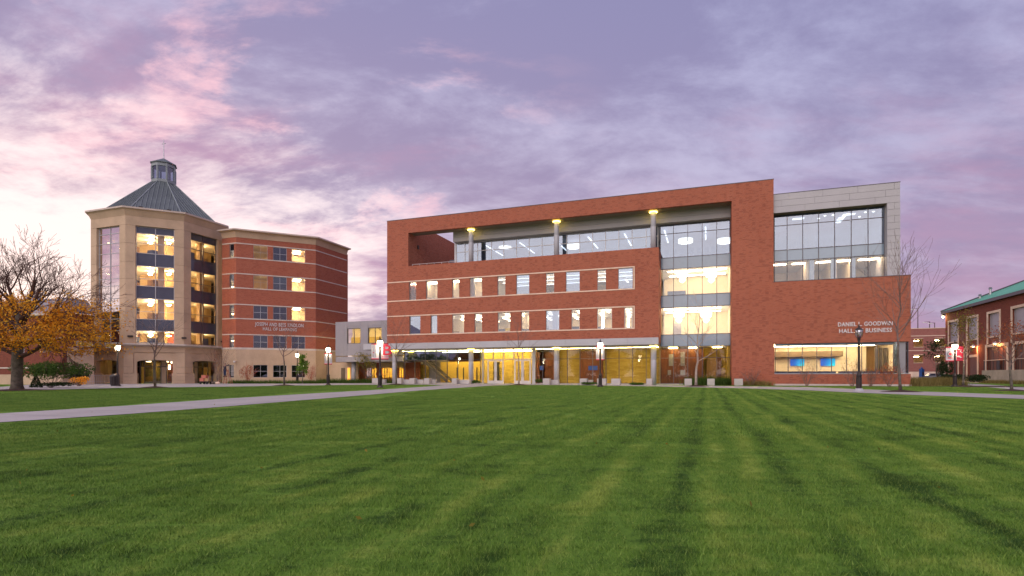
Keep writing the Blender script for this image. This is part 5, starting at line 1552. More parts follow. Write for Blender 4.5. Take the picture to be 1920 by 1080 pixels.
# white railing beside the tower
ra = gpt(111, 722.5); rb_ = gpt(167, 721.5)
rail = thing('railing', 'low pale metal railing left of the tower', 'railing', (ra[0], ra[1] + 4, 0), math.atan2(rb_[1] - ra[1], rb_[0] - ra[0]))
Lr = math.hypot(rb_[0] - ra[0], rb_[1] - ra[1]) * 1.1
for z in (0.35, 1.05): MB().box(0, Lr, -0.025, 0.025, z, z + 0.05).build('rail', M_rail, rail)
for k in range(int(Lr / 0.28) + 1): MB().box(k * 0.28 - 0.012, k * 0.28 + 0.012, -0.012, 0.012, 0.0, 1.04).build('baluster', M_rail, rail)

# ------------------------------------------------------------------ street lamps
def make_lamp(lit=True, label='', loc=(0, 0, 0)):
    r = thing('street_lamp', label, 'street lamp', loc, 0.3, 'post lamps around the lawn')
    mb = MB().lathe([(0.30, 0), (0.30, 0.06), (0.22, 0.12), (0.20, 0.2)], 0, 0, 16); mb.build('base', M_col if lit is False else M_black, r)
    mb = MB().lathe([(0.155, 0.2), (0.145, 0.95), (0.17, 1.0), (0.17, 1.06), (0.12, 1.12), (0.075, 1.3), (0.065, 3.3), (0.1, 3.34), (0.1, 3.4), (0.07, 3.46)], 0, 0, 12)
    mb.build('post', M_black, r)
    for k in range(8):
        a = 2 * math.pi * k / 8
        MB().tube([(0.155 * math.cos(a), 0.155 * math.sin(a), 0.24), (0.145 * math.cos(a), 0.145 * math.sin(a), 0.9)], 0.02, 4).build('flute', M_black, r)
    gl_ = MB().lathe([(0.10, 3.50), (0.19, 3.62), (0.235, 3.80), (0.22, 3.95), (0.15, 4.05)], 0, 0, 18).build('globe', M_globe if lit else M_globeOff, r, True)
    MB().lathe([(0.06, 3.44), (0.16, 3.47), (0.16, 3.50), (0.10, 3.52)], 0, 0, 14).build('globe_cup', M_black, r)
    cap = MB().lathe([(0.23, 3.98), (0.22, 4.03), (0.13, 4.10), (0.06, 4.14), (0.05, 4.24), (0.015, 4.36)], 0, 0, 14).build('cap', M_black, r)
    if not lit:
        for k in range(4):
            a = math.pi / 2 * k + 0.4
            MB().tube([(0.17 * math.cos(a), 0.17 * math.sin(a), 3.5), (0.25 * math.cos(a), 0.25 * math.sin(a), 3.8), (0.22 * math.cos(a), 0.22 * math.sin(a), 4.0)], 0.014, 4).build('cage_bar', M_black, r)
    else:
        ld = bpy.data.lights.new('lamp_light', 'POINT'); ld.energy = 160; ld.color = (1, 0.8, 0.5); ld.shadow_soft_size = 0.25
        q = bpy.data.objects.new('lamp_light', ld); C.objects.link(q); q.parent = r; q.location = (0, 0, 3.3)
    return r


def at_depth(px, Y): return ((px - CX) / FPX * Y, Y, 0)


def banner(r, side, w_, z0, z1, style, face=0.0):
    """a cloth banner hung between two arms on a lamp post"""
    g_ = 0.10; x0, x1 = (g_, g_ + w_) if side > 0 else (-g_ - w_, -g_)
    b = MB()
    n = 6
    for i in range(n):
        xa, xb = x0 + (x1 - x0) * i / n, x0 + (x1 - x0) * (i + 1) / n
        ya, yb = 0.02 * math.sin(i * 1.3), 0.02 * math.sin((i + 1) * 1.3)
        b.quad((xa, ya, z0), (xb, yb, z0), (xb, yb, z1), (xa, ya, z1)); b.quad((xb, yb + 0.006, z0), (xa, ya + 0.006, z0), (xa, ya + 0.006, z1), (xb, yb + 0.006, z1))
    o = b.build('banner', M_white, r); o.rotation_euler.z = face
    for z in (z0, z1 - 0.08):
        MB().box(x0 - 0.001, x1 + 0.001, -0.035, 0.045, z, z + 0.08).build('banner_edge', M_red, o)
    for z in (z0 - 0.03, z1): MB().tube([(0, 0.0, z + 0.015), (x1 if side > 0 else x0, 0, z + 0.015)], 0.018, 5).build('banner_arm', M_black, o)
    xm = (x0 + x1) / 2; h = z1 - z0
    if style == 'B':
        text_mesh('emblem', 'B', h * 0.66 / 0.7, M_red, o, (xm - w_ * 0.40, -0.04, z0 + h * 0.27), 0.01).scale = (1.25, 1, 1)
        text_mesh('lettering', 'Benedictine', h * 0.13, M_red, o, (xm - w_ * 0.42, -0.04, z0 + h * 0.12), 0.01)
    elif style == 'text':
        for k, xx in enumerate((xm - w_ * 0.2, xm + w_ * 0.2)):
            t = text_mesh('lettering', 'BENEDICTINE' if k == 0 else 'UNIVERSITY', h * 0.13, M_greytext, o, (xx, -0.04, z0 + h * 0.16), 0.01)
            t.rotation_euler = (R(90), R(-90), 0)
        MB().box(xm - w_ * 0.26, xm - w_ * 0.12, -0.042, -0.036, z0 + h * .4, z0 + h * .46).build('mark', M_red, o)
    elif style == 'crest':
        for rr, mt, d in ((0.30, M_greytext, -0.04), (0.24, M_letter, -0.05), (0.15, M_red, -0.06)):
            c = MB(); n = 20; c.poly([(xm + rr * w_ * 1.2 * math.cos(2 * math.pi * i / n), d, z0 + h * 0.5 + rr * w_ * 1.2 * math.sin(2 * math.pi * i / n)) for i in range(n)]); c.build('crest', mt, o)
        MB().box(xm - w_ * .28, xm + w_ * .28, -0.046, -0.041, z0 + h * .2, z0 + h * .27).build('mark', M_red, o)
    elif style == 'red':
        MB().box(x0 + 0.05, x1 - 0.05, -0.03, -0.024, z0 + 0.1, z1 - 0.1).build('field', M_red, o)
        rr_ = random.Random(5)
        for k in range(9):
            a, c_ = x0 + rr_.uniform(0.08, w_ - 0.2), z0 + rr_.uniform(0.15, h - 0.3)
            MB().box(a, a + rr_.uniform(0.06, 0.13), -0.045, -0.035, c_, c_ + rr_.uniform(0.05, 0.14)).build('mark', M_white, o)
    else:
        for k, xx in enumerate((0.2, 0.5, 0.8)):
            MB().box(x0 + w_ * xx - 0.02, x0 + w_ * xx + 0.02, -0.03, -0.024, z0 + .15, z1 - .15).build('mark', M_greytext, o)
    return o


Yl = lambda top, base: FPX * 4.36 / (base - top)
lamps = [
    (220.5, 54.0, True, 'lit post lamp beside a dark bin, before the tan tower'),
    (557.5, 74.0, True, 'lit post lamp, smallest, beside the small green tree before the brick wing'),
    (615.5, 58.5, True, 'lit post lamp with a pale red edged banner, before the corner of the brick wing'),
    (712.5, 46.5, True, 'brightly lit post lamp with two banners, one bearing a red letter B'),
    (1125.5, 49.5, True, 'lit post lamp with a narrow pale banner before the lobby glass'),
    (1610.5, 35.5, False, 'tall black unlit post lamp before the big classroom window'),
    (1790.5, 52.0, True, 'brightly lit post lamp with a crest banner and a red banner, before the maroon gym'),
    (747.5, 96.0, True, 'small distant lit post lamp seen past the end of the hall')]
LO = []
for px_, Y_, lit, lab in lamps: LO.append(make_lamp(lit, lab, at_depth(px_, Y_)))
for i, side, w_, z0, z1, st_ in ((2, -1, 0.30, 2.25, 3.42, 'plain'), (2, 1, 0.30, 2.25, 3.42, 'plain'), (3, -1, 0.62, 2.42, 3.74, 'text'), (3, 1, 0.62, 2.42, 3.74, 'B'),
                                 (4, -1, 0.28, 2.44, 3.72, 'plain'), (4, 1, 0.28, 2.44, 3.72, 'plain'), (6, -1, 0.76, 2.40, 3.76, 'crest'), (6, 1, 0.72, 2.44, 3.80, 'red')):
    r = LO[i]
    o = banner(r, side, w_, z0, z1, st_, -0.3)
bn = thing('litter_bin', 'dark litter bin beside the lamp post before the tan tower', 'bin', at_depth(214.5, 53.0), 0.2)
MB().lathe([(0.28, 0.05), (0.33, 0.2), (0.36, 0.9), (0.38, 0.95), (0.3, 1.1), (0.12, 1.2)], 0, 0, 14).build('body', M_black, bn)
MB().lathe([(0.31, 0), (0.31, 0.05)], 0, 0, 14).build('base', M_steel, bn)
for k in range(10):
    a = 2 * math.pi * k / 10; MB().tube([(0.345 * math.cos(a), 0.345 * math.sin(a), 0.2), (0.37 * math.cos(a), 0.37 * math.sin(a), 0.88)], 0.015, 4).build('slat', M_mull, bn)

# ------------------------------------------------------------------ concrete blocks and benches along the court
def block(name, x0, x1, yb, h, label, cat, group, v=None, dpt=0.75, front=None):
    """concrete block whose front foot is seen from x0 to x1 at row yb"""
    if v is None:
        X, Y = gpt((x0 + x1) / 2, yb); _, v = G.loc(X, Y)
    a, b_ = G.s(x0, v), G.s(x1, v)
    p = G.w(a, v)
    r = thing(name, label, cat, (p[0], p[1], 0), G.rz, group)
    L = b_ - a
    box('footing', M_conc, r, 0.04, L - 0.04, 0.04, dpt - 0.04, 0, 0.05)
    m = MB(); c = 0.025; z1 = h
    m.v += [(0, 0, .05), (L, 0, .05), (L, dpt, .05), (0, dpt, .05), (0, 0, z1 - c), (L, 0, z1 - c), (L, dpt, z1 - c), (0, dpt, z1 - c), (c, c, z1), (L - c, c, z1), (L - c, dpt - c, z1), (c, dpt - c, z1)]
    m.f += [(3, 2, 1, 0), (0, 1, 5, 4), (1, 2, 6, 5), (2, 3, 7, 6), (3, 0, 4, 7), (4, 5, 9, 8), (5, 6, 10, 9), (6, 7, 11, 10), (7, 4, 8, 11), (8, 9, 10, 11)]
    m.build('block', M_conc, r)
    return r


gB = 'square concrete blocks along the court'
for x0, x1, v, lab in ((697.5, 708.5, -1.4, 'concrete block left of the hall, beside the lamp with the letter B banner'),
                       (743.5, 752, -1.6, 'concrete block at the left end of the glazed corner, beside the first column'),
                       (767.5, 777, -1.9, 'concrete block before the left lobby glass, second from the left column'),
                       (795, 804.5, -2.1, 'concrete block before the foot of the indoor stair'),
                       (847, 856, -2.3, 'concrete block left of the entrance, at the end of a long low bench'),
                       (1018, 1030, -1.6, 'concrete block right of the entrance doors, beside the column'),
                       (1087, 1100, -1.9, 'concrete block before the brown timber wall, left of the lamp post'),
                       (1119.5, 1136, -1.2, 'concrete block directly behind the lamp post before the lobby'),
                       (1146, 1162.5, -1.9, 'concrete block before the yellow stone wall, right of the lamp post'),
                       (1212, 1222.5, -1.6, 'concrete block at the foot of the last column'),
                       (1283.5, 1297, -1.9, 'concrete block left of the pale barked bare tree'),
                       (1326, 1340, -2.0, 'concrete block right of the pale barked bare tree'),
                       (1377, 1393, -1.9, 'concrete block before the brick pier, furthest right of the row')):
    block('concrete_block', x0, x1, 0, 0.72, lab, 'concrete block', gB, v)
gC = 'low concrete benches along the court'
for x0, x1, v, lab in ((711, 721, 0.2, 'short low concrete bench between the lamp post and the left column'),
                       (753, 767, -1.0, 'low concrete bench left of the second block'), (778, 794, -1.2, 'low concrete bench between the second and third blocks'),
                       (806, 816, -1.3, 'short low concrete bench before the stair'), (857, 880, -1.5, 'long low concrete bench left of the entrance'),
                       (1031, 1047, -0.8, 'low concrete bench around the column right of the entrance'), (1101, 1111, -1.0, 'short low bench before the timber wall')):
    block('concrete_bench', x0, x1, 0, 0.55, lab, 'bench', gC, v, 0.5)

# ------------------------------------------------------------------ trees and shrubs
def branch(mb, p, d, r, L, lev, maxl, rng, tips, prm):
    n = 4 if lev < 2 else 3
    pts, rad = [p], [r]; dd = d
    for i in range(n):
        j = Vector((rng.gauss(0, 1), rng.gauss(0, 1), rng.gauss(0, 1))) * prm['kink']
        dd = (dd + j + Vector((0, 0, prm['up']))).normalized()
        p = p + dd * (L / n); pts.append(p); rad.append(max(prm['rmin'], r * (1 - 0.5 * (i + 1) / n)))
    mb.tube([tuple(q) for q in pts], rad, 7 if lev == 0 else (5 if lev == 1 else 3))
    if lev >= maxl - 1: tips.append((p, dd, lev))
    if lev >= maxl: return
    nc = prm['kids'][min(lev, len(prm['kids']) - 1)]
    for k in range(nc):
        t = prm['t0'] + (1 - prm['t0']) * (k + rng.random()) / nc
        if k == nc - 1: t = 1.0
        i = min(int(t * n), n - 1); f = t * n - i
        q = pts[i].lerp(pts[i + 1], f)
        tang = (pts[i + 1] - pts[i]).normalized()
        side = Vector((rng.gauss(0, 1), rng.gauss(0, 1), rng.gauss(0, 1)))
        side = (side - tang * side.dot(tang)).normalized()
        ang = prm['ang'] * rng.uniform(0.6, 1.3) * (0.5 if t == 1.0 else 1)
        nd = (tang * math.cos(ang) + side * math.sin(ang)).normalized()
        branch(mb, q, nd, max(prm['rmin'], rad[i] * rng.uniform(0.36, 0.56)), L * rng.uniform(0.55, 0.8) * prm['lf'], lev + 1, maxl, rng, tips, prm)


def leaves(name, pts, per, spread, size, mat, parent, seed=0, droop=0.4):
    rg = np.random.default_rng(seed)
    P = np.repeat(np.array([tuple(p) for p in pts], float).reshape(-1, 3), per, axis=0)
    P = P + rg.normal(0, spread, P.shape)
    N = len(P)
    a = rg.normal(size=(N, 3)); a /= np.linalg.norm(a, axis=1)[:, None]
    b = rg.normal(size=(N, 3)); b -= a * (a * b).sum(1)[:, None]; b /= np.linalg.norm(b, axis=1)[:, None]
    s = size * rg.uniform(0.6, 1.3, (N, 1))
    v = np.stack([P - a * s, P + b * s * 0.55, P + a * s, P - b * s * 0.55], 1).reshape(-1, 3)
    me = bpy.data.meshes.new(name)
    me.vertices.add(4 * N); me.vertices.foreach_set('co', v.ravel())
    me.loops.add(4 * N); me.loops.foreach_set('vertex_index', np.arange(4 * N, dtype=np.int32))
    me.polygons.add(N); me.polygons.foreach_set('loop_start', np.arange(0, 4 * N, 4, dtype=np.int32))
    me.update(calc_edges=True); me.validate()
    me.materials.append(mat)
    o = bpy.data.objects.new(name, me); C.objects.link(o)
    if parent: o.parent = parent
    o['kind'] = 'stuff'
    return o


def bare_tree(label, px, yb, ytop, spread, tr, seed, bark, twigm, Y=None, leaf=None, forks=0.42, mulch=True, kids=(7, 4, 3), fill=1.0, group='young trees around the lawn'):
    if Y is None: Y = FPX / (yb - HY)
    H = EYE + (HY - ytop) / FPX * Y
    r = thing('bare_tree' if leaf is None else 'young_tree', label, 'tree', at_depth(px, Y), 0, group)
    rng = random.Random(seed)
    zt = H * forks
    mb = MB(); pts = [(0, 0, 0)]; x = y_ = 0
    for i in range(1, 6):
        x += rng.gauss(0, 0.03); y_ += rng.gauss(0, 0.03); pts.append((x, y_, zt * i / 5))
    mb.tube([(0, 0, -0.02)] + pts[1:], [tr * 1.35, tr * 1.05, tr, tr * 0.92, tr * 0.85, tr * 0.8], 9)
    mb.build('trunk', bark, r, True)
    cb = MB(); tips = []
    # leader continues upwards with limbs along it
    n = 7; lp = [Vector(pts[-1])]; lr = [tr * 0.8]
    for i in range(n):
        lp.append(lp[-1] + Vector((rng.gauss(0, 0.05) * H * .2, rng.gauss(0, 0.05) * H * .2, (H - zt) / n))); lr.append(max(0.012, tr * 0.8 * (1 - (i + 1) / n)))
    cb.tube([tuple(q) for q in lp], lr, 5)
    prm = dict(kink=0.10, up=0.07, rmin=0.0065, kids=kids[1:], t0=0.3, ang=0.6, lf=0.95)
    nl = int(13 * fill)
    for k in range(nl):
        t = (k + rng.random()) / nl
        i = min(int(t * n * 0.92), n - 1)
        q = lp[i].lerp(lp[i + 1], rng.random())
        az = k * 2.4 + rng.uniform(-0.4, 0.4); el = rng.uniform(0.45, 0.95) + 0.25 * t
        L = spread * (1.0 - 0.55 * t) * rng.uniform(0.8, 1.15)
        d = Vector((math.cos(az) * math.cos(el), math.sin(az) * math.cos(el), math.sin(el)))
        branch(cb, q, d, lr[i] * 0.42 + 0.004, L, 1, 3, rng, tips, prm)
    cb.build('crown', twigm, r)
    if leaf: leaves('leaves', [t[0] for t in tips], leaf[1], leaf[2], leaf[3], leaf[0], r, seed)
    if mulch:
        X, Yb, _ = at_depth(px, Y)
        mm = MB(); n = 20; rr = 1.15
        mm.v.append((0, 0, 0.14)); mm.v += [(rr * rng.uniform(0.9, 1.08) * math.cos(2 * math.pi * i / n), rr * rng.uniform(0.9, 1.08) * math.sin(2 * math.pi * i / n), 0.015) for i in range(n)]
        mm.f += [(0, 1 + i, 1 + (i + 1) % n) for i in range(n)]
        o = mm.build('mulch_ring', M_mulch, None); o.location = (X, Yb, 0); o['kind'] = 'structure'
    return r


bare_tree('slender bare tree in a mulch ring before the middle arch of the tower', 291, 728.5, 598, 2.2, 0.085, 11, M_bark, M_twig, Y=47)
bare_tree('slender bare tree in a mulch ring before the brick wing windows', 533.5, 723, 614, 2.4, 0.085, 12, M_bark, M_twig, Y=57)
bare_tree('thin bare sapling with a wide crown beside the left end of the hall', 743, 720.5, 612, 2.6, 0.08, 13, M_bark, M_twig, Y=63)
bare_tree('thin bare sapling in a mulch ring before the right entrance doors', 972.5, 721.5, 605, 2.0, 0.08, 14, M_barkL, M_twig, Y=60)
bare_tree('pale barked bare tree with spreading low limbs before the tall glass bay', 1305, 725, 572, 2.3, 0.115, 15, M_barkL, M_barkL, Y=52, forks=0.30)
bare_tree('tall bare tree with a wide twiggy crown before the right corner of the hall', 1688.5, 735.5, 488, 2.8, 0.078, 16, M_bark, M_twig, Y=34.5, forks=0.36, fill=1.6)
bare_tree('young tree with thin yellow green leaves beside the crest banner lamp', 1806.5, 724.5, 606, 1.9, 0.09, 17, M_bark, M_twig, Y=52, leaf=(M_leafY, 5, 0.16, 0.085), forks=0.36)
bare_tree('young tree with sparse orange leaves before the concrete wall', 1897, 734, 632, 1.6, 0.08, 18, M_bark, M_twig, Y=36.5, leaf=(M_leafR, 4, 0.14, 0.06), forks=0.45)
bare_tree('small dark tree before the parking garage, left of the maroon gym', 1757.5, 706, 655, 2.2, 0.11, 19, M_barkD, M_twig, Y=92, leaf=(M_leafD, 4, 0.3, 0.14), mulch=False)
bare_tree('small bright green leaved tree beside the smallest lit lamp', 567, 720, 670, 0.62, 0.06, 20, M_bark, M_twig, Y=72, leaf=(M_leafB, 8, 0.14, 0.11), mulch=False, forks=0.3)

# the big autumn tree
Yb = 38.0
bt = thing('autumn_tree', 'big autumn tree, bare on top with orange leaves on its lower limbs', 'tree', at_depth(32, Yb))
rng = random.Random(21)
mb = MB().tube([(0, 0, -0.05), (-0.01, 0, 0.35), (0, 0, 1.2), (0.02, 0, 2.1), (0.03, 0.02, 2.9)], [0.46, 0.345, 0.315, 0.33, 0.30], 14)
mb.tube([(0.03, 0.02, 2.85), (0.1, 0.05, 3.6), (0.12, 0.05, 4.4), (0.05, 0, 5.4)], [0.30, 0.24, 0.22, 0.15], 10)
mb.build('trunk', M_bark, bt, True)
cb = MB(); tips = []
prm = dict(kink=0.12, up=0.05, rmin=0.0095, kids=(5, 5, 4, 3, 3), t0=0.3, ang=0.62, lf=0.98)
low_l = [((-0.1, -0.1, 3.3), (-0.55, -0.7, 0.35), 0.12, 2.8), ((-0.1, 0.1, 3.6), (-0.75, 0.45, 0.5), 0.12, 3.0), ((0, -0.1, 3.9), (0.45, -0.8, 0.4), 0.12, 3.4), ((0.1, 0, 2.3), (0.93, -0.1, 0.30), 0.17, 3.6), ((0.1, 0, 2.9), (0.85, 0.25, 0.40), 0.15, 4.4), ((-0.1, 0, 2.5), (-0.9, -0.1, 0.35), 0.16, 3.6), ((0, -0.1, 3.0), (-0.3, -0.9, 0.40), 0.13, 3.2),
         ((0, 0.1, 3.2), (0.2, 0.95, 0.45), 0.13, 3.2), ((0.1, 0, 3.7), (0.8, -0.35, 0.62), 0.14, 4.4), ((-0.1, 0, 3.8), (-0.8, 0.3, 0.6), 0.13, 3.6), ((0.1, 0, 4.0), (0.80, 0.1, 0.50), 0.13, 4.6)]
up_l = [((0.12, 0.05, 4.2), (0.30, 0.1, 0.95), 0.17, 3.6), ((0.05, 0, 5.0), (-0.25, 0.05, 0.97), 0.14, 3.3), ((0.1, 0, 4.6), (0.62, -0.2, 0.78), 0.14, 3.9), ((0.05, 0, 4.4), (-0.62, -0.2, 0.8), 0.13, 3.5),
        ((0.05, 0, 5.2), (0.1, -0.5, 0.9), 0.12, 2.8), ((0.05, 0, 5.3), (0.1, 0.5, 0.9), 0.12, 2.8)]
prm_low = dict(prm, up=0.0, kink=0.12)
tl = []
for p, d, r, L in low_l: branch(cb, Vector(p), Vector(d).normalized(), r, L * 0.8, 0, 4, rng, tl, dict(prm_low, lf=0.88))
for p, d, r, L in up_l: branch(cb, Vector(p), Vector(d).normalized(), r, L * 0.88, 0, 4, rng, tips, dict(prm, lf=0.86))
cb.build('crown', M_twigD, bt)
lp_ = [t[0] for t in tl if 2.75 < t[0].z < 6.0 + 0.5 * rng.random()] + [t[0] for t in tips if t[0].z < 6.4 and rng.random() < 0.5]
leaves('leaves', lp_, 5, 0.22, 0.085, M_leafO, bt, 5)
mm = MB(); n = 24
mm.v.append((0, 0, 0.12)); mm.v += [(2.1 * math.cos(2 * math.pi * i / n), 2.1 * math.sin(2 * math.pi * i / n), 0.015) for i in range(n)]
mm.f += [(0, 1 + i, 1 + (i + 1) % n) for i in range(n)]
o = mm.build('mulch_ring', M_mulch, None); o.location = at_depth(32, Yb); o['kind'] = 'structure'


def shrub(name, label, px, Y, w_, h, mat, n, size, seed, z0=0.0, stems=True, group=None, cat='shrub', dpt=None, cone=False, twig=M_twig, thin=0.0):
    r = thing(name, label, cat, at_depth(px, Y), 0, group)
    rg = np.random.default_rng(seed); dpt = dpt or w_
    # lumpy volume made of several clumps
    nc = max(5, int(7 * w_ / max(h, 0.5)))
    if cone:
        t = rg.uniform(0, 1, n); t = t ** 1.6; a = rg.uniform(0, 2 * np.pi, n); rr = (1 - t) * (w_ / 2) * rg.uniform(0.75, 1.05, n)
        P = np.stack([rr * np.cos(a), rr * np.sin(a), 0.08 + t * h], 1)
    else:
        cc = np.stack([rg.uniform(-0.36, 0.36, nc) * w_, rg.uniform(-0.36, 0.36, nc) * dpt, rg.uniform(0.42, 0.78, nc) * h + z0], 1)
        idx = rg.integers(0, nc, n); d = rg.normal(size=(n, 3)); d /= np.linalg.norm(d, axis=1)[:, None]
        rad = rg.uniform(0.6, 1.0, (n, 1)) ** 0.6
        P = cc[idx] + d * rad * np.array([w_ * 0.2, dpt * 0.2, h * 0.26])
        P[:, 2] = np.maximum(P[:, 2], 0.05)
    leaves('foliage', P, 1, 0.02, size, mat, r, seed)
    if stems:
        rng = random.Random(seed); mb = MB()
        for k in range(9):
            az = k * 2.4; e = rng.uniform(0.9, 1.35); L = h * rng.uniform(0.75, 1.0)
            d = Vector((math.cos(az) * math.cos(e) * w_ / h, math.sin(az) * math.cos(e) * w_ / h, math.sin(e))).normalized()
            tp = []; branch(mb, Vector((0.05 * math.cos(az), 0.05 * math.sin(az), 0)), d, 0.022, L * 0.6, 1, 3, rng, tp, dict(kink=0.1, up=0.05, rmin=0.008, kids=(3, 3), t0=0.3, ang=0.45, lf=0.9))
        mb.build('stem', twig, r)
    return r


shrub('shrub', 'broad yellow green shrub tree behind the autumn tree trunk', 96, 47, 4.4, 2.1, M_leafG, 5200, 0.075, 31, z0=0.25)
shrub('conifer_shrub', 'small dark cone shaped evergreen right of the big trunk', 67.5, 46.5, 0.85, 1.15, M_leafD, 1500, 0.05, 32, cone=True, stems=False)
shrub('shrub', 'dark green shrub behind the pale railing beside the tower', 150, 56, 2.6, 2.2, M_leafD, 2600, 0.07, 33)
shrub('shrub', 'glowing orange shrub low behind the pale railing', 147, 53.5, 1.6, 1.0, M_leafO, 800, 0.06, 34)
shrub('shrub', 'low dark planting between the conifer and the railing', 108, 47.0, 2.6, 0.5, M_leafD, 1300, 0.06, 35, stems=False)
shrub('shrub', 'leafless twiggy bush against the right side of the tower', 409, 68.5, 2.3, 5.0, M_leafR, 160, 0.06, 36, z0=0.2)
shrub('shrub', 'reddish shrub against the tan wall left of the wing windows', 464, 73, 1.7, 2.6, M_leafR, 420, 0.07, 37, twig=M_ladder)
shrub('shrub', 'reddish shrub against the tan wall beside the wing corner', 583, 74, 1.5, 2.6, M_leafR, 160, 0.06, 38, twig=M_ladder)
shrub('shrub', 'climbing green and brown shrub on the brick annex under the bridge', 688, 77, 3.6, 3.6, M_leafY, 1100, 0.08, 39, z0=0.9)
shrub('shrub', 'leafless brown bush against the brick pier right of the glass bay', 1409, 55.8, 2.6, 1.7, M_leafR, 120, 0.05, 40)
shrub('shrub', 'bare twiggy bush under the left blue screen', 1512, 52.8, 2.1, 2.4, M_leafR, 60, 0.05, 41)
shrub('shrub', 'larger bare bush left of the unlit lamp post', 1598, 51, 2.5, 2.8, M_leafY, 160, 0.05, 42)
shrub('shrub', 'red leaved bush before the right end of the classroom window', 1667, 49.6, 2.3, 2.3, M_leafR, 700, 0.055, 43)
shrub('shrub', 'small bare bush left of the red leaved bush', 1632, 50.5, 1.3, 1.9, M_leafR, 120, 0.05, 44)
for i, (x, w_, v, h, lab) in enumerate(((1310, 1.2, 0.9, 0.75, 'green planting beside the pale barked tree'), (1358, 1.8, 0.9, 0.8, 'green planting between the last two blocks'), (1275, 0.0, 0, 0, ''),
                                         (1062, 0.9, -0.6, 0.35, ''), (1010, 0.8, 0.2, 0.7, 'green planting beside the white entrance post'), (893, 1.0, 0.3, 0.5, 'green planting left of the entrance doors'),
                                         (1105, 1.9, -2.2, 0.32, 'low green planting beside the lamp post'), (1193, 1.5, -2.0, 0.3, 'low green planting left of the last column'))):
    if not lab: continue
    p = G.w(G.s(x, v), v); pxx = CX + FPX * p[0] / p[1]
    shrub('planting', lab, pxx, p[1], w_, h, M_leafG, int(700 * w_), 0.06, 60 + i, stems=False, group='low planting along the hall', cat='plants')
for i, (x, Y, w_, lab) in enumerate(((1782, 66, 3.2, 'dark hedge at the foot of the gym, behind the crest banner lamp'), (1822, 70, 3.4, 'dark hedge before the gym doors, left of the concrete wall'))):
    shrub('hedge', lab, x, Y, w_, 1.2, M_leafD, 2600, 0.08, 80 + i, stems=False, group='hedges before the gym', cat='hedge')
bushy = shrub('shrub', 'tall dark shrub at the corner of the gym', 1768, 84, 2.4, 3.4, M_leafD, 1500, 0.11, 90)


def tufts(name, pts, n, h, spread, mat, seed, kind='stuff'):
    """loose ground cover of upright blades"""
    rg = np.random.default_rng(seed)
    P = []
    for a, b_ in zip(pts[:-1], pts[1:]):
        t = rg.uniform(0, 1, (n, 1)); q = np.array(a)[None] * (1 - t) + np.array(b_)[None] * t + rg.normal(0, spread, (n, 2)); P.append(q)
    P = np.concatenate(P); N = len(P)
    hh = h * rg.uniform(0.5, 1.2, N); az = rg.uniform(0, 2 * np.pi, N); w_ = 0.022
    lean = rg.normal(0, 0.3, (N, 2)) * hh[:, None]
    v = np.zeros((N, 3, 3)); v[:, 0, :2] = P + np.stack([np.cos(az), np.sin(az)], 1) * w_; v[:, 1, :2] = P - np.stack([np.cos(az), np.sin(az)], 1) * w_
    v[:, 2, :2] = P + lean; v[:, 2, 2] = hh
    me = bpy.data.meshes.new(name); me.vertices.add(3 * N); me.vertices.foreach_set('co', v.ravel()); me.loops.add(3 * N)
    me.loops.foreach_set('vertex_index', np.arange(3 * N, dtype=np.int32)); me.polygons.add(N); me.polygons.foreach_set('loop_start', np.arange(0, 3 * N, 3, dtype=np.int32))
    me.update(calc_edges=True); me.materials.append(mat)
    o = bpy.data.objects.new(name, me); C.objects.link(o); o['kind'] = kind
    return o


tufts('ground_cover', [at_depth(x, 72.5)[:2] for x in (432, 470, 520, 570, 600)], 900, 0.5, 0.35, M_leafG, 1)
tufts('ground_cover', [at_depth(x, 76)[:2] for x in (600, 640, 690, 735)], 900, 0.7, 0.4, M_leafG, 2)
tufts('ground_cover', [at_depth(1705, 53)[:2], at_depth(1740, 56)[:2], at_depth(1783, 58)[:2]], 3800, 0.85, 0.7, M_leafT, 3)
tufts('ground_cover', [at_depth(1845, 78)[:2], at_depth(1880, 72)[:2], at_depth(1925, 66)[:2], at_depth(1960, 62)[:2]], 1200, 0.5, 0.3, M_leafT, 4)
tufts('ground_cover', [W2(G.s(1390), -0.9), W2(G.s(1440), -0.9)], 900, 0.6, 0.35, M_leafT, 5)
tufts('ground_cover', [W2(G.s(1290), 0.8), W2(G.s(1370), 0.8)], 1500, 1.0, 0.4, M_leafG, 6)

# ------------------------------------------------------------------ worker on a ladder by the tower
Yp = 70.0
lad = thing('step_ladder', 'red step ladder with a worker on it, against the tan wall', 'ladder', at_depth(423.5, Yp), -0.35)
Hl = 1.75
for sx_, yy0, tx in ((-0.42, -0.12, 0.10), (0.02, -0.12, 0.34)):
    MB().tube([(sx_, 0, 0), (tx, 0.0, Hl)], 0.045, 4).build('rail', M_ladder, lad)
for sx_, tx in ((0.75, 0.30), (0.42, 0.14)):
    MB().tube([(sx_, 0.35, 0), (tx, 0.05, Hl)], 0.035, 4).build('rear_rail', M_ladder, lad)
for k in range(5):
    t = 0.12 + k * 0.2; MB().box(-0.42 + 0.52 * t, 0.02 + 0.32 * t, -0.06, 0.06, Hl * t - 0.02, Hl * t + 0.02).build('rung', M_ladder, lad)
box('top_step', M_ladder, lad, 0.05, 0.42, -0.12, 0.12, Hl, Hl + 0.05)


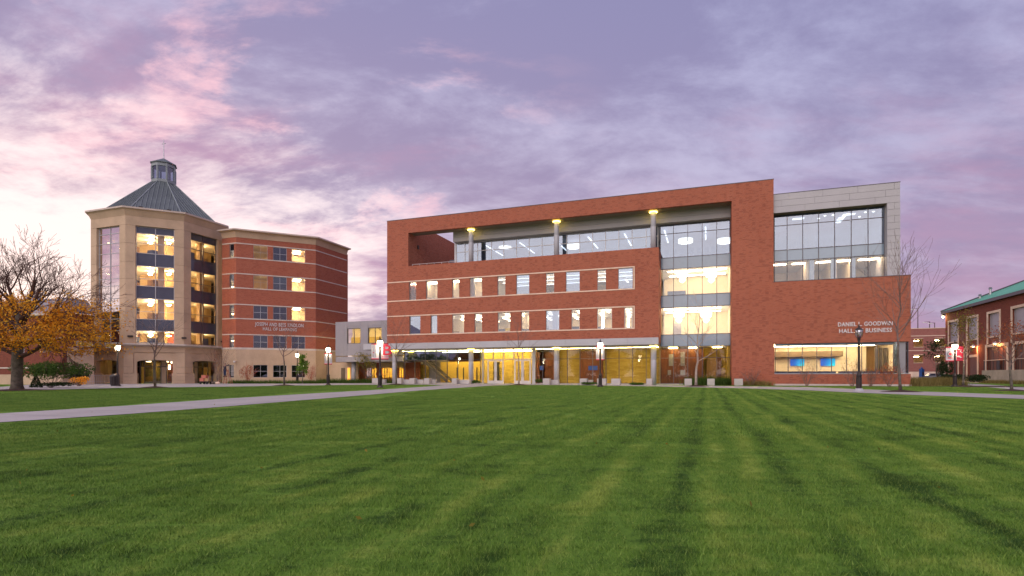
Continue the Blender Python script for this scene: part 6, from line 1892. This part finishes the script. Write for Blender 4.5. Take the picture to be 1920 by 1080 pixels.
def skinned(name, verts, edges, radii, mat, parent, sub=1):
    me = bpy.data.meshes.new(name); me.from_pydata(verts, edges, []); me.materials.append(mat)
    o = bpy.data.objects.new(name, me); C.objects.link(o); o.parent = parent
    sk = o.modifiers.new('skin', 'SKIN'); sk.use_smooth_shade = True
    for i, sv in enumerate(me.skin_vertices[0].data): sv.radius = radii[i] if isinstance(radii[i], tuple) else (radii[i], radii[i])
    me.skin_vertices[0].data[0].use_root = True
    o.modifiers.new('sub', 'SUBSURF').levels = sub; o.modifiers['sub'].render_levels = sub
    return o


zf = Hl * 0.52
pe = thing('person', 'person in dark jacket and blue jeans standing on the red ladder by the wall', 'person', (at_depth(422.6, Yp)[0], Yp - 0.12, zf), -0.35)
bv = [(0, 0, 0.92), (0, 0, 1.15), (0, 0.02, 1.38), (0, 0.03, 1.50), (0, 0.05, 1.62), (0, 0.05, 1.70),
      (-0.10, 0, 0.86), (-0.11, -0.02, 0.48), (-0.11, 0.02, 0.08), (-0.11, -0.14, 0.03),
      (0.10, 0, 0.86), (0.13, -0.06, 0.50), (0.12, 0.03, 0.12), (0.12, 0.16, 0.05),
      (-0.20, 0.02, 1.42), (-0.30, 0.16, 1.22), (-0.18, 0.36, 1.38), (-0.14, 0.44, 1.42),
      (0.20, 0.02, 1.42), (0.30, 0.18, 1.40), (0.24, 0.42, 1.58), (0.22, 0.5, 1.64)]
be = [(0, 1), (1, 2), (2, 3), (3, 4), (4, 5), (0, 6), (6, 7), (7, 8), (8, 9), (0, 10), (10, 11), (11, 12), (12, 13), (2, 14), (14, 15), (15, 16), (16, 17), (2, 18), (18, 19), (19, 20), (20, 21)]
brd = [(0.13, 0.1), (0.13, 0.09), (0.15, 0.1), 0.055, (0.085, 0.1), 0.06, 0.085, 0.058, 0.04, 0.035, 0.085, 0.058, 0.04, 0.035, 0.05, 0.04, 0.032, 0.03, 0.05, 0.04, 0.032, 0.03]
skinned('body', bv, be, brd, M_skin, pe, 2)
skinned('jacket', [bv[i] for i in (1, 0, 2, 14, 15, 16, 18, 19, 20)], [(0, 1), (0, 2), (2, 3), (3, 4), (4, 5), (2, 6), (6, 7), (7, 8)], [(0.17, 0.13), (0.17, 0.14), (0.18, 0.13), 0.08, 0.065, 0.05, 0.08, 0.065, 0.05], M_navy, pe)
skinned('jeans', [bv[i] for i in (0, 6, 7, 8, 10, 11, 12)], [(0, 1), (1, 2), (2, 3), (0, 4), (4, 5), (5, 6)], [(0.16, 0.13), 0.105, 0.08, 0.065, 0.105, 0.08, 0.065], M_denim, pe)
for a, b_ in (((-0.11, 0.06, 0.04), (-0.11, -0.2, 0.03)), ((0.12, -0.02, 0.05), (0.12, 0.24, 0.04))): skinned('boot', [a, b_], [(0, 1)], [0.06, 0.05], M_black, pe)
skinned('cap', [(0, 0.05, 1.68), (0, 0.06, 1.75)], [(0, 1)], [0.105, 0.08], M_navy, pe)
# cart and clutter by the last arch
ct = thing('handcart', 'small cart loaded with orange brown boxes before the right arch of the tower', 'cart', at_depth(385.5, 66.5), -0.2)
box('tray', M_black, ct, -0.6, 0.6, -0.35, 0.35, 0.28, 0.36)
for a in (-0.45, 0.45):
    for b_ in (-0.3, 0.3): MB().tube([(a, b_ - 0.04, 0.14), (a, b_ + 0.04, 0.14)], 0.14, 12).build('wheel', M_tyre, ct)
MB().tube([(0.58, -0.3, 0.36), (0.7, -0.3, 0.95), (0.7, 0.3, 0.95), (0.58, 0.3, 0.36)], 0.02, 5).build('handle', M_steel, ct)
for k, (x, z, sx_) in enumerate(((-0.28, 0.37, 0.28), (0.27, 0.37, 0.24), (-0.05, 0.75, 0.3))):
    o = thing('carton', ('orange brown carton, left one on the cart', 'orange brown carton, right one on the cart', 'orange brown carton on top of the other two on the cart')[k], 'box', (ct.location.x + x, ct.location.y, z), -0.2, 'cartons on the cart')
    box('body', M_ladder if k != 1 else M_woodL, o, -sx_, sx_, -0.28, 0.28, 0, 0.36); box('flap', M_woodL, o, -sx_ - .01, sx_ + .01, -0.29, 0.0, 0.361, 0.372)
rg_ = random.Random(8)
for k, (x, lab) in enumerate(((397, 'pale sack lying nearest the cart'), (402.5, 'brown sack lying between the cart and the bare bush'), (408, 'small pale sack lying left of the ladder'))):
    o = thing('sack', lab, 'sack', at_depth(x, 67), rg_.random(), 'sacks on the ground by the tower')
    m = MB().lathe([(0.18, 0.0), (0.30, 0.06), (0.30, 0.18), (0.17, 0.27)], 0, 0, 10); m.build('body', M_stone if k != 1 else M_bark, o, True); MB().lathe([(0.05, 0.25), (0.08, 0.33)], 0.05, 0, 8).build('neck', M_rail, o)

# ------------------------------------------------------------------ car, blue post by the garage
YC = 108.0
car = thing('parked_car', 'pale blue grey car parked before the garage, beside the blue post', 'car', at_depth(1750.5, YC), G.rz)
prof = [(-2.2, 0.35), (-2.25, 0.75), (-1.95, 0.98), (-1.2, 1.05), (-0.75, 1.48), (0.9, 1.55), (1.75, 1.15), (2.15, 1.05), (2.25, 0.7), (2.2, 0.35)]
mb = MB(); n = len(prof)
for y_ in (-0.88, 0.88): mb.v += [(p[0], y_, p[1]) for p in prof]
for i in range(n): j = (i + 1) % n; mb.f.append((i, j, n + j, n + i))
mb.f.append(tuple(range(n - 1, -1, -1))); mb.f.append(tuple(range(n, 2 * n)))
mb.build('body', M_carp, car)
for pts in ([(-1.05, 1.08), (-0.7, 1.42), (0.0, 1.46), (0.0, 1.08)], [(0.08, 1.08), (0.08, 1.46), (0.85, 1.48), (1.45, 1.12)]):
    for y_ in (-0.885, 0.885): MB().poly([(p[0], y_, p[1]) for p in (pts if y_ > 0 else pts[::-1])]).build('window', M_spandD, car)
for x in (-1.4, 1.45):
    for y_ in (-0.86, 0.72):
        wl_ = MB().tube([(x, y_ - 0.02, 0.33), (x, y_ + 0.16, 0.33)], 0.33, 16).build('wheel', M_tyre, car)
        MB().tube([(x, y_ - 0.03, 0.33), (x, y_ + 0.17, 0.33)], 0.19, 12).build('rim', M_steel, wl_)
for x, y_ in ((-2.26, -0.6), (-2.26, 0.6)): box('headlight', M_letter, car, x, x + 0.06, y_ - 0.18, y_ + 0.18, 0.72, 0.85)
bp = thing('emergency_post', 'tall blue emergency call post before the garage', 'post', at_depth(1728.2, 100), 0.2)
box('column', M_bluep, bp, -0.28, 0.28, -0.28, 0.28, 0, 2.3); box('call_panel', M_black, bp, -0.2, 0.2, -0.30, -0.281, 1.1, 1.7)
MB().lathe([(0.14, 2.3), (0.17, 2.45), (0.08, 2.6)], 0, 0, 12).build('beacon', M_bluep, bp)

# unseen trees added behind the viewer to darken the sky mirrored in the glass
rg = np.random.default_rng(5); P = []
mbt = MB()
for k in range(110):
    X = -170 + k * 3.1 + rg.uniform(-3, 3); Y = -48 - 18 * rg.random(); h = rg.uniform(8, 13); rr = rg.uniform(3.0, 4.6)
    d = rg.normal(size=(520, 3)); d /= np.linalg.norm(d, axis=1)[:, None]
    P.append(np.array([X, Y, h * 0.52]) + d * rg.uniform(0.5, 1.0, (520, 1)) * np.array([rr, rr, h * 0.5]))
    mbt.tube([(X, Y, 0), (X, Y, h * 0.7)], [0.28, 0.14], 6)
leaves('unseen_treeline', np.concatenate(P), 1, 0.1, 0.7, M_leafG, None, 6)
tb = mbt.build('unseen_treeline_trunks', M_bark); tb['kind'] = 'stuff'

# ------------------------------------------------------------------ grass
def blade_mesh(size, n, hmin, hmax, wd, seed):
    rg = np.random.default_rng(seed)
    P = rg.uniform(-size / 2, size / 2, (n, 2)) * 1.15
    az = rg.uniform(0, 2 * np.pi, n); h = rg.uniform(hmin, hmax, n)
    lean = np.stack([np.cos(az), np.sin(az)], 1) * (h * rg.uniform(0.2, 1.2, n))[:, None]
    pa = rg.uniform(0, 2 * np.pi, n); w2_ = np.stack([np.cos(pa), np.sin(pa)], 1) * wd * 0.5
    v = np.zeros((n, 3, 3)); v[:, 0, :2] = P + w2_; v[:, 1, :2] = P - w2_; v[:, 2, :2] = P + lean; v[:, 2, 2] = h; v[:, :2, 2] = -0.002
    me = bpy.data.meshes.new('grass_patch'); me.vertices.add(3 * n); me.vertices.foreach_set('co', v.ravel()); me.loops.add(3 * n)
    me.loops.foreach_set('vertex_index', np.arange(3 * n, dtype=np.int32)); me.polygons.add(n); me.polygons.foreach_set('loop_start', np.arange(0, 3 * n, 3, dtype=np.int32))
    me.update(calc_edges=True); me.materials.append(M_blade)
    return me


path_poly = [lo0] + lo + hi + [hi0]


def inside(poly, X, Y):
    c = np.zeros(len(X), bool); n = len(poly)
    for i in range(n):
        x0, y0 = poly[i][0], poly[i][1]; x1, y1 = poly[(i + 1) % n][0], poly[(i + 1) % n][1]
        cond = ((y0 > Y) != (y1 > Y)) & (X < (x1 - x0) * (Y - y0) / (y1 - y0 + 1e-12) + x0)
        c ^= cond
    return c


def grass_field(name, y0, y1, size, n, hmin, hmax, wd, seed):
    rg = np.random.default_rng(seed)
    xs_ = np.arange(-y1 - 2, y1 + 2, size); ys_ = np.arange(y0, y1, size)
    X, Y = np.meshgrid(xs_, ys_); X, Y = X.ravel(), Y.ravel()
    k = np.abs(X) < 0.97 * Y + 1.6
    X, Y = X[k], Y[k]
    X = X + rg.uniform(-0.2, 0.2, len(X)) * size; Y = Y + rg.uniform(-0.2, 0.2, len(Y)) * size
    m_ = size * 0.55
    bad = np.zeros(len(X), bool)
    for poly in (path_poly, rl + rh, court, lw, r2):
        for dx in (-m_, 0, m_):
            for dy in (-m_, 0, m_): bad |= inside(poly, X + dx, Y + dy)
    X, Y = X[~bad], Y[~bad]
    pts = bpy.data.meshes.new(name); pts.from_pydata([(float(a), float(b_), 0.0) for a, b_ in zip(X, Y)], [], [])
    o = bpy.data.objects.new(name, pts); C.objects.link(o); o['kind'] = 'stuff'
    src = bpy.data.objects.new('grass_patch', blade_mesh(size, n, hmin, hmax, wd, seed))
    ng = bpy.data.node_groups.new('grass', 'GeometryNodeTree')
    ng.interface.new_socket('Geometry', in_out='INPUT', socket_type='NodeSocketGeometry')
    ng.interface.new_socket('Geometry', in_out='OUTPUT', socket_type='NodeSocketGeometry')
    gi = ng.nodes.new('NodeGroupInput'); go = ng.nodes.new('NodeGroupOutput')
    oi = ng.nodes.new('GeometryNodeObjectInfo'); oi.inputs['Object'].default_value = src
    ip = ng.nodes.new('GeometryNodeInstanceOnPoints')
    rv = ng.nodes.new('FunctionNodeRandomValue'); rv.data_type = 'INT'
    rv.inputs['Min'].default_value = 0; rv.inputs['Max'].default_value = 3
    mul = ng.nodes.new('ShaderNodeMath'); mul.operation = 'MULTIPLY'; mul.inputs[1].default_value = math.pi / 2
    cx_ = ng.nodes.new('ShaderNodeCombineXYZ')
    rs_ = ng.nodes.new('FunctionNodeRandomValue'); rs_.data_type = 'FLOAT_VECTOR'
    rs_.inputs['Min'].default_value = (1, 1, 0.75); rs_.inputs['Max'].default_value = (1, 1, 1.2)
    L = ng.links.new
    L([s for s in rv.outputs if s.enabled][0], mul.inputs[0]); L(mul.outputs[0], cx_.inputs[2])
    L(gi.outputs[0], ip.inputs['Points']); L(oi.outputs['Geometry'], ip.inputs['Instance']); L(cx_.outputs[0], ip.inputs['Rotation'])
    L([s for s in rs_.outputs if s.enabled][0], ip.inputs['Scale']); L(ip.outputs[0], go.inputs[0])
    md = o.modifiers.new('grass', 'NODES'); md.node_group = ng
    return o


grass_field('grass', 1.9, 9.0, 0.5, 2000, 0.012, 0.031, 0.0042, 1)
grass_field('grass', 9.0, 24.0, 1.0, 2600, 0.02, 0.045, 0.008, 2)
grass_field('grass', 24.0, 60.0, 2.4, 5200, 0.02, 0.05, 0.016, 3)
# a few fallen leaves on the lawn
rg = np.random.default_rng(77)
P = []
for k in range(160):
    Y = 3.5 + 50 * rg.random() ** 1.3; X = rg.uniform(-0.95, 0.95) * Y
    P.append((X, Y, 0.045))
leaves('fallen_leaves', P, 1, 0.0, 0.022, M_leafY, None, 4)
